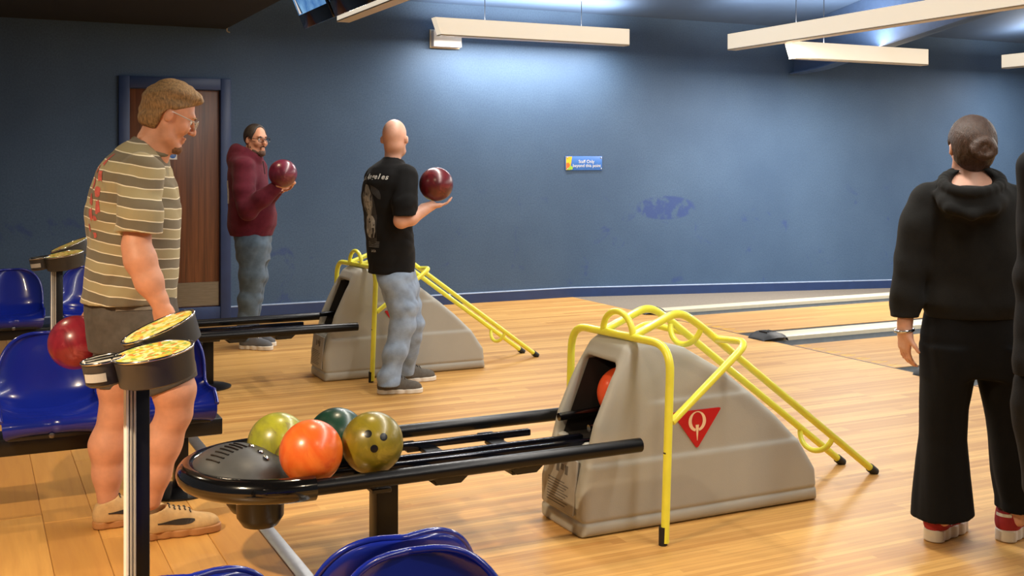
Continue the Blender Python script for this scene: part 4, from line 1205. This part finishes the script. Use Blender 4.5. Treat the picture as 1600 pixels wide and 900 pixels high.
ball(PT(119, 535, 4.47), RED_A, 'dark red ball held behind the striped man\'s hip', (.9, .3, .2))

# ------------------------------------------------------------------ 2  man in the maroon hoodie
A2 = Person('bearded man with glasses in a maroon hoodie by the door, holding a ball', 398, 8.8, SKIN)
p = A2.p; rt = A2.root
F2 = nrm((.93, -.36, 0)); H2 = nrm((.78, -.62, -.03))
v = A2.vol(-.30, .38, -.02, 1.80, -.45, .38, .0075)
v.loft(A2.rows([(240, 376, 400, .10), (262, 368, 400, .15), (310, 368, 414, .13), (360, 370, 418, .11), (380, 374, 414, .11), (400, 378, 412, .11)]), .03)
v.chain([(p(385, 262, -.17), .055), (p(388, 326, -.27), .045), (p(432, 293, -.30), .028)], .02)
v.chain([(p(402, 262, .15), .055), (p(406, 322, .10), .045), (p(436, 296, -.12), .028)], .02)
hand(v, p(431, 292, -.31), (.97, .15, .16), (.0, .35, 1), -1, (.18, .25, .25), .98)
hand(v, p(436, 295, -.11), (.9, -.35, .1), (.2, -.6, .7), 1, (.3, .3, .3), .95)
for f0, dx in ((-.09, -1), (.09, 4)):
    v.chain([(p(393 + dx, 385, f0), .075), (p(394 + dx, 450, f0), .055), (p(386 + dx, 500, f0), .05), (p(386 + dx, 534, f0), .035)], .03)
hc = p(400, 219, -.02)
v.cone(p(390, 252, 0), p(396, 228, 0), .06, .056, .04)
A_, R_ = head(v, hc, H2, UP, .97)
v.obj('body', SKIN, rt); eyes(A_, R_, .97, rt, HAIR_DARK); glasses(A_, rt, M['black'])
v = Vol(tuple(hc - .16), tuple(hc + .16), .005)
v.ell(A_(-.014, 0, .034), (.103, .083, .099), R_, .02); f_, r_, u_ = R_
v.plane(A_(.028, 0, .0), nrm(f_ * .93 - u_ * .36)); v.plane(A_(0, 0, -.04), -np.array(u_))
v.ell(A_(.085, 0, .075), (.05, .05, .035), R_, .02, 'sub'); v.fold(.0015, .012, 3)
for q in (-1, 1): v.ell(A_(-.005, q * .085, -.012), (.030, .04, .04), R_, .004, 'sub')
v.obj('hair', HAIR_DARK, rt)
v = Vol(tuple(hc - .16), tuple(hc + .16), .0045)
v.ell(A_(.076, 0, -.106), (.027, .031, .026), R_, .02)
for q in (-1, 1): v.chain([(A_(.012, q * .060, -.055), .010), (A_(.04, q * .050, -.09), .013), (A_(.07, q * .018, -.11), .014)], .012); v.cone(A_(.094, q * .022, -.056), A_(.098, 0, -.048), .005, .006, .004)
v.fold(.0018, .012, 2); v.obj('beard', mat('beard_dark', (84, 60, 48), .8, var=.3, scale=90), rt)
MAROON = cloth('maroon_fleece', (92, 26, 42), .92, .14)
v = A2.vol(-.30, .30, .82, 1.66, -.45, .36, .0065)
v.loft(A2.rows([(231, 374, 396, .10), (240, 362, 404, .15), (252, 358, 409, .19), (270, 357, 413, .20), (290, 357, 419, .19), (310, 358, 426, .185), (335, 357, 432, .185), (352, 357, 431, .18), (358, 358, 428, .175), (368, 361, 425, .165)]), .03)
v.chain([(p(381, 262, -.165), .085), (p(381, 300, -.23), .080), (p(387, 327, -.27), .075), (p(410, 309, -.30), .066), (p(430, 293, -.305), .050)], .035)
v.chain([(p(402, 262, .15), .08), (p(407, 323, .11), .07), (p(431, 299, -.08), .05)], .03)
v.fold(.006, .16, 21, 3); v.fold(.002, .08, 5)
# hood lying round the neck
ringp = [p(386 + 18 * math.cos(a), 241 + 9 * math.cos(a), .10 * math.sin(a)) for a in np.linspace(0, 2 * math.pi, 17)]
v.chain([(q, .030) for q in ringp], .03)
v.ell(p(371, 240, 0), (.065, .10, .060), None, .04); v.ell(p(366, 248, 0), (.05, .09, .06), None, .04)
v.cone(p(394, 242, -.005), p(403, 205, -.02), .052, .10, .012, 'sub')
v.plane(p(390, 368, 0), (0, 0, -1))
ho = v.obj('hoodie', MAROON, rt); bv = bvh_of(ho)
mt = frame(p(360, 300, -.08), (.36, -.93, 0), UP)
V = [Vector((x, y, 0)) for y in np.linspace(-.09, .09, 9) for x in np.linspace(-.055, .055, 6)]
decal('back_print', V, [(r * 6 + c, r * 6 + c + 1, r * 6 + c + 7, r * 6 + c + 6) for r in range(8) for c in range(5)], mat('white_print', (205, 198, 190), .8, var=.3, scale=50), frame(p(357, 300, -.06), (.55, -.83, 0), UP), bv, ho, .003, .3)
for q in (-1, 1): tube('drawstring', [p(411, 252, -.05 * q - .03), p(414, 272, -.055 * q - .05)], .004, mat('cord_dark%d' % q, (50, 14, 24), .8), ho, 6)
DEN_D = cloth('dark_denim', (86, 102, 118), .85, .2, 22)
v = A2.vol(-.26, .26, .02, .96, -.3, .3, .0065)
v.loft(A2.rows([(360, 365, 424, .15), (385, 368, 423, .155), (405, 371, 420, .15)]), .03)
for f0, dx in ((-.085, -1), (.085, 3)):
    v.chain([(p(395 + dx, 385, f0), .118), (p(395 + dx, 430, f0), .094), (p(390 + dx, 470, f0), .078), (p(387 + dx, 505, f0), .070), (p(387 + dx, 528, f0), .070)], .04)
v.fold(.007, .12, 31, 3, (.5, .5, 1.2)); v.plane((0, 0, p(0, 531)[2]), (0, 0, -1)); v.obj('jeans', DEN_D, rt)
for f0, hx in ((-.09, 374), (.10, 380)):
    q = p(hx, 546, f0); shoe('shoe', rt, (q[0], q[1], 0), (.97, -.24), .285, mat('grey_canvas%d' % hx, (96, 98, 104), .85), WHITE_SOLE, .034, lace=WHITE_SOLE)
ball(PT(442, 271, 8.50), RED_C, 'purplish red ball held by the man in the maroon hoodie', (.6, .6, .5))

# ------------------------------------------------------------------ 3  man in the black shirt
A3 = Person('bald man in a black printed t-shirt and pale jeans balancing a ball', 612, 7.12, SKIN_PALE)
p = A3.p; rt = A3.root
F3 = nrm((.80, .60, 0)); H3 = nrm((.16, .98, 0))
rows3 = [(246, 600, 626, .07), (252, 592, 632, .11), (260, 582, 637, .15), (272, 574, 641, .185), (285, 568, 643, .195), (306, 565, 644, .185), (342, 569, 645, .165), (395, 574, 648, .155), (430, 576, 648, .155)]
v = A3.vol(-.28, .50, -.02, 1.80, -.40, .40, .007)
v.loft(A3.rows(rows3[:-1], 0, -.034), .03)
v.chain([(p(632, 282, -.12), .052), (p(627, 345, -.20), .046), (p(642, 341, -.19), .045), (p(675, 321, -.12), .029)], .02)
v.chain([(p(588, 282, .14), .052), (p(598, 345, .22), .046), (p(625, 340, .33), .028)], .02)
hand(v, p(668, 323, -.125), (.95, .24, .10), (-.15, .1, 1), -1, (.25, .35, .3), .95)
hand(v, p(627, 339, .33), (.9, .4, .1), (0, .2, 1), 1, (.2, .25, .2), .95)
v.loft(A3.rows([(410, 592, 636, .10), (440, 598, 638, .10), (460, 604, 640, .10)]), .04)
v.chain([(p(620, 440, -.06), .075), (p(628, 508, -.09), .058), (p(616, 550, -.12), .052), (p(607, 594, -.14), .026)], .03)
v.chain([(p(630, 440, .06), .075), (p(641, 508, .10), .058), (p(636, 545, .14), .050), (p(629, 576, .20), .026)], .03)
hc = p(617, 217, 0); v.cone(p(612, 262, 0), p(615, 232, 0), .056, .052, .03)
A_, R_ = head(v, hc, H3, UP, .99, 1.6); v.ell(A_(-.035, 0, -.045), (.055, .056, .045), R_, .03)
v.obj('body', SKIN_PALE, rt); eyes(A_, R_, .99, rt)
BLK = cloth('black_jersey', (14, 14, 15), .9, .2, 20, sheen=.03)
v = A3.vol(-.28, .30, .70, 1.56, -.36, .36, .0062)
v.loft(A3.rows(rows3), .02)
w2 = v.like(); w2.cone(p(633, 275, -.10), p(633, 318, -.185), .078, .076, .02); w2.cone(p(633, 318, -.185), p(633, 350, -.205), .076, .074, .02); w2.plane(p(632, 336, -.19), (0, 0, -1))
w3 = v.like(); w3.cone(p(588, 278, .13), p(598, 340, .21), .078, .072, .02); w3.plane(p(596, 332, .2), (0, 0, -1))
v.merge(w2, .03); v.merge(w3, .03)
v.fold(.006, .13, 14, 3, (.7, .7, 1)); v.fold(.0025, .06, 4)
v.plane(p(610, 426, 0), (0, 0, -1)); v.cone(p(614, 256, 0), p(616, 215, 0), .058, .07, .006, 'sub')
sh3 = v.obj('t_shirt', BLK, rt); bv = bvh_of(sh3)
INK = mat('white_ink', (205, 205, 200), .8, var=.2, scale=80); INK2 = mat('grey_ink', (120, 120, 118), .85, var=.45, scale=26); INK4 = mat('light_grey_ink', (158, 158, 154), .85, var=.3, scale=30); INK3 = mat('dark_ink', (46, 46, 47), .85, var=.3, scale=40)
bx = np.array((.60, -.80, 0))        # across the back, left to right as seen from behind
oc = p(593, 300, -.13)
def on_back(name, V, Fc, m, u, w0, rot=0., sub=1, off=.0022):
    k_ = 1.0 if name == 'back_lettering' else .74
    V = [Vector((q.x * k_, q.y, 0)) for q in V]; u = u if k_ == 1 else u * k_ - .030
    mt = frame(Vector(oc) + Vector(bx) * u + Vector((0, 0, w0)), bx, UP) @ Matrix.Rotation(rot, 4, 'Z')
    return decal(name, V, Fc, m, mt, bv, sh3, off, .35, sub)
def blob(w0, h0, n=16, wob=0., seed=1, e=2.0):
    r_ = random.Random(seed); pts = []
    for j in range(n):
        a = 2 * math.pi * j / n; c_, s_ = math.cos(a), math.sin(a); k = 1 + wob * r_.uniform(-1, 1)
        pts.append(Vector((w0 / 2 * k * math.copysign(abs(c_) ** (2 / e), c_), h0 / 2 * k * math.copysign(abs(s_) ** (2 / e), s_), 0)))
    return pts + [Vector((0, 0, 0))], [(j, (j + 1) % n, n) for j in range(n)]
# lettering, laid as an arc of heavy gothic-looking letters
word = 'Los Angeles'; wx = -.125
for ch, adv in zip(word, (.024, .020, .019, .012, .027, .021, .021, .013, .020, .018, .018)):
    if ch != ' ':
        V, Fc = text_geo(ch, .046 if ch in 'LA' else .040, 'CENTER', 0., .02)
        V = [Vector((q.x * .86, q.y * 1.15, 0)) for q in V]
        on_back('back_lettering', V, Fc, INK, wx + adv / 2, .080 + .018 * (1 - ((wx) / .14) ** 2), -wx * .9, 0, .003)
    wx += adv
V, Fc = blob(.145, .36, 20, .04, 2, 3.0); on_back('figure_ground', V, Fc, INK3, -.012, -.145, 0, 2, .0016)
V, Fc = blob(.115, .20, 18, .08, 5); on_back('figure_hair', V, Fc, INK2, -.014, -.055, 0, 1, .002)
V, Fc = blob(.066, .112, 16); on_back('figure_face', V, Fc, INK4, -.010, -.075, .08, 1, .0026)
V, Fc = blob(.05, .10, 12, .1, 9); on_back('figure_wing', V, Fc, INK3, .075, .0, .5, 1, .002)
V, Fc = blob(.11, .15, 18, .06, 6, 2.6); on_back('figure_robe', V, Fc, INK4, -.008, -.215, 0, 1, .002)
V, Fc = blob(.036, .08, 12); on_back('figure_neck', V, Fc, INK4, -.010, -.145, 0, 1, .0024)
for (u, w0, a, b) in ((-.026, -.062, .016, .005), (.002, -.062, .016, .005), (-.012, -.108, .018, .005), (-.006, -.082, .004, .03)):
    V, Fc = blob(a, b, 10); on_back('figure_feature', V, Fc, INK3, u, w0, 0, 0, .0034)
for k in range(4):
    V, Fc = blob(.006, .11 - .01 * k, 8, .2, k + 20, 3); on_back('figure_fold', V, Fc, INK3, -.05 + .018 * k, -.225, .12 * (k - 2.5) * .4, 0, .0030)
for k in range(4):
    V = [Vector((x * .062, y * .0018, 0)) for y in (-1, 1) for x in [-1 + j / 5 for j in range(11)]]
    on_back('small_print_line', V, [(j, j + 1, 12 + j, 11 + j) for j in range(10)], INK2, .0, -.315 - .010 * k, 0, 0, .0026)
for k, ch in enumerate(('LA', 'CA')):
    V, Fc = text_geo(ch, .022, 'CENTER'); on_back('small_print', V, Fc, INK, -.014 + .03 * k, -.372, 0, 0, .003)
DEN_L = cloth('pale_denim', (142, 160, 184), .85, .2, 16)
v = A3.vol(-.24, .30, .04, .84, -.35, .40, .0062)
v.loft(A3.rows([(415, 586, 645, .135), (440, 592, 649, .14), (465, 602, 651, .13)]), .03)
v.chain([(p(618, 440, -.065), .105), (p(630, 480, -.08), .088), (p(629, 508, -.09), .078), (p(618, 550, -.12), .070), (p(608, 588, -.14), .062), (p(606, 606, -.145), .066)], .03)
v.chain([(p(628, 440, .065), .105), (p(643, 508, .10), .076), (p(638, 545, .14), .068), (p(631, 574, .19), .062), (p(629, 590, .205), .064)], .03)
v.fold(.008, .11, 41, 3, (.5, .5, 1.2)); v.fold(.003, .05, 6, 2)
v.plane((0, 0, .058), (0, 0, -1)); v.obj('jeans', DEN_L, rt)
GREY_S = mat('grey_knit', (92, 86, 78), .85, var=.15, scale=60, bump=.2)
q = p(588, 619, -.14); shoe('shoe', rt, (q[0], q[1] + .02, 0), (.98, .20), .29, GREY_S, WHITE_SOLE, .03, lace=LACE_D)
q = p(616, 596, .22); shoe('shoe', rt, (q[0], q[1], .0), (.90, .42), .29, GREY_S, WHITE_SOLE, .03, lace=LACE_D)
ball(PT(681.5, 288, 7.04), RED_B, 'dark red ball on the raised palm of the man in black', (.4, .8, .4))

# ------------------------------------------------------------------ 4  woman in the black hoodie
A4 = Person('person in a black hoodie and wide black trousers seen from behind', 1516, 4.25, SKIN_PALE)
p = A4.p; rt = A4.root
F4 = np.array((.10, .995, 0))
rows4 = [(262, 1494, 1542, .06), (272, 1480, 1556, .075), (284, 1466, 1572, .095), (298, 1449, 1587, .112), (312, 1440, 1596, .125), (330, 1436, 1600, .13), (360, 1436, 1599, .13), (400, 1440, 1596, .13), (442, 1441, 1595, .13), (474, 1440, 1595, .135), (484, 1444, 1590, .13), (494, 1448, 1586, .122)]
v = A4.vol(-.36, .38, -.02, 1.66, -.30, .30, .0065)
v.loft(A4.rows(rows4[:-1], 0, -.034), .03)
v.chain([(p(1446, 318, 0), .05), (p(1424, 412, .0), .042), (p(1414, 512, -.02), .025)], .02)
v.chain([(p(1588, 318, 0), .05), (p(1608, 412, .0), .042), (p(1618, 505, .05), .025)], .02)
hand(v, p(1413, 514, -.02), (.05, .12, -1), (.95, .25, 0), 1, (.25, .35, .3), .86)
hand(v, p(1618, 508, .05), (0, .2, -1), (-.95, .25, 0), -1, (.25, .35, .3), .86)
v.loft(A4.rows([(480, 1462, 1574, .08), (540, 1460, 1576, .085), (565, 1462, 1576, .08)]), .03)
for x0, x1, x2 in ((1482, 1475, 1474), (1552, 1578, 1592)):
    v.chain([(p(x0, 560, 0), .062), (p(x1, 690, 0), .05), (p(x2, 812, 0), .026)], .03)
hc = p(1518, 231, 0); v.cone(p(1516, 285, 0), p(1517, 245, 0), .052, .048, .04)
A_, R_ = head(v, hc, F4, (0, .02, 1), .95, 1.3)
v.obj('body', SKIN_PALE, rt); eyes(A_, R_, .93, rt)
v = Vol(tuple(hc - .17), tuple(hc + .15), .0045)
v.ell(A_(-.012, 0, .028), (.104, .086, .100), R_, .02); v.ell(A_(-.035, 0, -.035), (.064, .066, .06), R_, .03)
f_, r_, u_ = R_; v.plane(A_(.045, 0, .03), nrm(f_ * .8 - u_ * .6))
for q in (-1, 1): v.ell(A_(.0, q * .088, -.014), (.030, .028, .04), R_, .004, 'sub')
v.fold(.0016, .012, 3, 7, (1.6, 1, .3))
hb = A_(-.100, .014, -.004)
v.ell(hb, (.030, .042, .040), R_, .02)
for k in range(3):
    ring = [hb + .93 * (r_ * .034 * math.cos(a) + u_ * .031 * math.sin(a) - f_ * (.012 + .010 * math.sin(a * 2 + k * 2))) for a in np.linspace(0, 2 * math.pi, 13)]
    v.chain([(q + r_ * .006 * (k - 1), .0135) for q in ring], .006)
v.fold(.0014, .010, 13)
v.obj('hair_bun', HAIR_BROWN, rt)
BLKF = cloth('black_fleece', (27, 27, 26), .95, .22, 14, .3, 420, .03)
v = A4.vol(-.36, .40, .80, 1.47, -.30, .28, .0062)
v.loft(A4.rows(rows4), .025)
v.chain([(p(1450, 316, 0), .070), (p(1436, 350, 0), .068), (p(1424, 412, .0), .063), (p(1417, 470, -.01), .052), (p(1414, 494, -.02), .044)], .03)
v.cone(p(1413.5, 500, -.02), p(1413.5, 510, -.02), .046, .044, .01)
v.chain([(p(1584, 316, 0), .070), (p(1608, 412, .0), .06), (p(1618, 500, .05), .046)], .03)
v.fold(.008, .17, 51, 3, (.8, .8, 1)); v.fold(.002, .08, 5)
# hood lying on the back
v.ell(p(1518, 316, -.115), (.125, .060, .065), None, .03)
v.ell(p(1520, 280, -.065), (.085, .072, .036), None, .01, 'sub')
hp = [p(1519 + 46 * math.cos(a), 284 - 17 * math.sin(a), -.060 + .105 * math.sin(a)) for a in np.linspace(0, 2 * math.pi, 25)]
v.chain([(q, .0185) for q in hp], .012)
v.chain([(p(1466, 302, -.08), .016), (p(1484, 326, -.155), .017), (p(1518, 336, -.175), .018), (p(1552, 326, -.155), .017), (p(1570, 302, -.08), .016)], .02)
v.cone(p(1517, 275, .0), p(1518, 235, .0), .056, .075, .006, 'sub')
v.plane(p(1517, 494, 0), (0, 0, -1)); v.obj('hoodie', BLKF, rt)
BLKT = cloth('black_crepe', (9, 9, 10), .92, .2, 20, .15, 400, .02)
v = A4.vol(-.36, .42, .05, .94, -.25, .25, .0065)
v.loft(A4.rows([(480, 1449, 1586, .115), (525, 1441, 1593, .125), (563, 1442, 1600, .122), (585, 1442, 1604, .115)]), .02)
v.loft(A4.rows([(540, 1442, 1520, .12), (575, 1442, 1521, .115), (635, 1440, 1509, .098), (685, 1440, 1507, .095), (740, 1435, 1512, .105), (780, 1430, 1516, .115), (812, 1427, 1519, .125)]), .02)
v.loft(A4.rows([(540, 1526, 1602, .12), (575, 1529, 1606, .115), (635, 1538, 1610, .098), (685, 1545, 1614, .095), (740, 1552, 1624, .105), (780, 1560, 1636, .115), (818, 1559, 1644, .125)]), .02)
v.fold(.007, .13, 61, 3, (1, 1, .35)); v.plane(p(1480, 803, 0), (.10, .0, -1)) ; v.obj('trousers', BLKT, rt)
SUE = mat('red_suede', (168, 44, 50), .8, var=.1)
for hx, hy in ((1449, 845), (1562, 853)):
    q = p(hx, hy, .0); d = nrm((.72, .69, 0))
    uo, A, w_ = shoe('shoe', rt, (q[0] + .01, q[1], 0), d, .262, SUE, WHITE_SOLE, .048)
    bv = bvh_of(uo)
    for k in range(3):
        V = [Vector((x, y, 0)) for y in (-.03, -.01, .01, .03) for x in (-.0045, .0045)]
        V = [Vector((q_.x + q_.y * .45 + .024 * (k - 1), q_.y, 0)) for q_ in V]
        decal('white_stripe', V, [(2 * j, 2 * j + 1, 2 * j + 3, 2 * j + 2) for j in range(3)], WHITE_SOLE, frame(A(.50, 0, .085), d, UP), bv, uo, .002, .3)
    V = [Vector((x, y, 0)) for y in np.linspace(-.020, .022, 5) for x in np.linspace(-.03, .03, 7)]
    decal('heel_tab', V, [(r * 7 + c, r * 7 + c + 1, r * 7 + c + 8, r * 7 + c + 7) for r in range(4) for c in range(6)], WHITE_SOLE, frame(A(0, 0, .118), (d[1], -d[0], 0), UP), bv, uo, .002, .2)
wr = p(1413, 516, -.02)
tube('bracelet', [Vector(wr) + Vector((.033 * math.cos(a), .033 * math.sin(a), .004 * math.cos(a))) for a in np.linspace(0, 2 * math.pi, 25)[:-1]], .006, M['chrome'], rt, 8, True)

# ------------------------------------------------------------------ 5  dark figure cut by the right edge
A5 = Person('dark dressed person cut off by the right edge of the picture', 1706, 3.55, SKIN)
p = A5.p; rt = A5.root
rows5 = [(205, 1680, 1732, .07), (222, 1645, 1767, .10), (240, 1618, 1794, .12), (270, 1608, 1804, .13), (340, 1612, 1800, .13), (440, 1618, 1794, .125), (540, 1614, 1798, .13), (580, 1614, 1798, .13)]
v = A5.vol(-.34, .34, -.02, 1.80, -.28, .28, .008)
v.loft(A5.rows(rows5, 0, -.02), .03)
v.chain([(p(1628, 262, 0), .045), (p(1622, 430, .0), .036), (p(1622, 560, -.02), .026)], .02); v.chain([(p(1784, 262, 0), .045), (p(1790, 430, .0), .036), (p(1790, 560, -.02), .026)], .02)
hand(v, p(1622, 566, -.02), (.12, .1, -1), (.95, -.25, 0), -1, (.2, .3, .3), .9); hand(v, p(1790, 566, -.02), (-.12, .1, -1), (-.95, -.25, 0), 1, (.2, .3, .3), .9)
for x in (1666, 1746): v.chain([(p(x, 600, 0), .085), (p(x, 740, 0), .058), (p(x, 800, .01), .058), (p(x, 925, .01), .036)], .03)
hc = p(1706, 158, 0); v.cone(p(1706, 225, 0), p(1706, 180, 0), .06, .056, .04); A_, R_ = head(v, hc, (.15, .98, 0), UP, .98)
v.obj('body', SKIN, rt); eyes(A_, R_, .98, rt)
v = Vol(tuple(hc - .16), tuple(hc + .16), .006); v.ell(A_(-.014, 0, .034), (.108, .088, .104), R_, .02); v.plane(A_(.05, 0, .04), nrm(R_[0] * .85 - R_[2] * .5)); v.plane(A_(0, 0, -.05), -np.array(R_[2]))
v.fold(.003, .02, 3); v.obj('hair', HAIR_DARK, rt)
CHAR = cloth('charcoal_fleece', (20, 20, 22), .95, .25, 16, .3, 400, .03)
v = A5.vol(-.36, .36, .70, 1.62, -.28, .28, .007)
v.loft(A5.rows(rows5), .03)
v.chain([(p(1627, 262, 0), .070), (p(1618, 430, .0), .058), (p(1611, 560, -.035), .050), (p(1610, 585, -.04), .048)], .03); v.chain([(p(1785, 262, 0), .070), (p(1795, 430, .0), .058), (p(1802, 578, -.04), .046)], .03)
v.fold(.006, .15, 71, 3); v.cone(p(1706, 215, .0), p(1706, 170, .0), .060, .07, .006, 'sub'); v.plane(p(1706, 582, 0), (0, 0, -1)); v.obj('sweatshirt', CHAR, rt)
v = A5.vol(-.30, .30, .05, .90, -.24, .24, .007)
v.loft(A5.rows([(555, 1612, 1800, .12), (590, 1588, 1824, .13), (630, 1581, 1831, .13), (665, 1584, 1828, .125), (700, 1592, 1820, .118), (760, 1604, 1808, .11)]), .03)
for x in (1654, 1758): v.chain([(p(x, 640, 0), .115), (p(x, 760, 0), .098), (p(x + (6 if x < 1700 else -6), 925, 0), .085)], .03)
v.fold(.005, .12, 81, 3); v.plane((0, 0, .07), (0, 0, -1)); v.obj('trousers', CHAR, rt)
for x in (1650, 1730):
    q = p(x + 10, 950, -.06); shoe('shoe', rt, (q[0], q[1], 0), (.1, .99), .28, M['rubber'], WHITE_SOLE, .03)
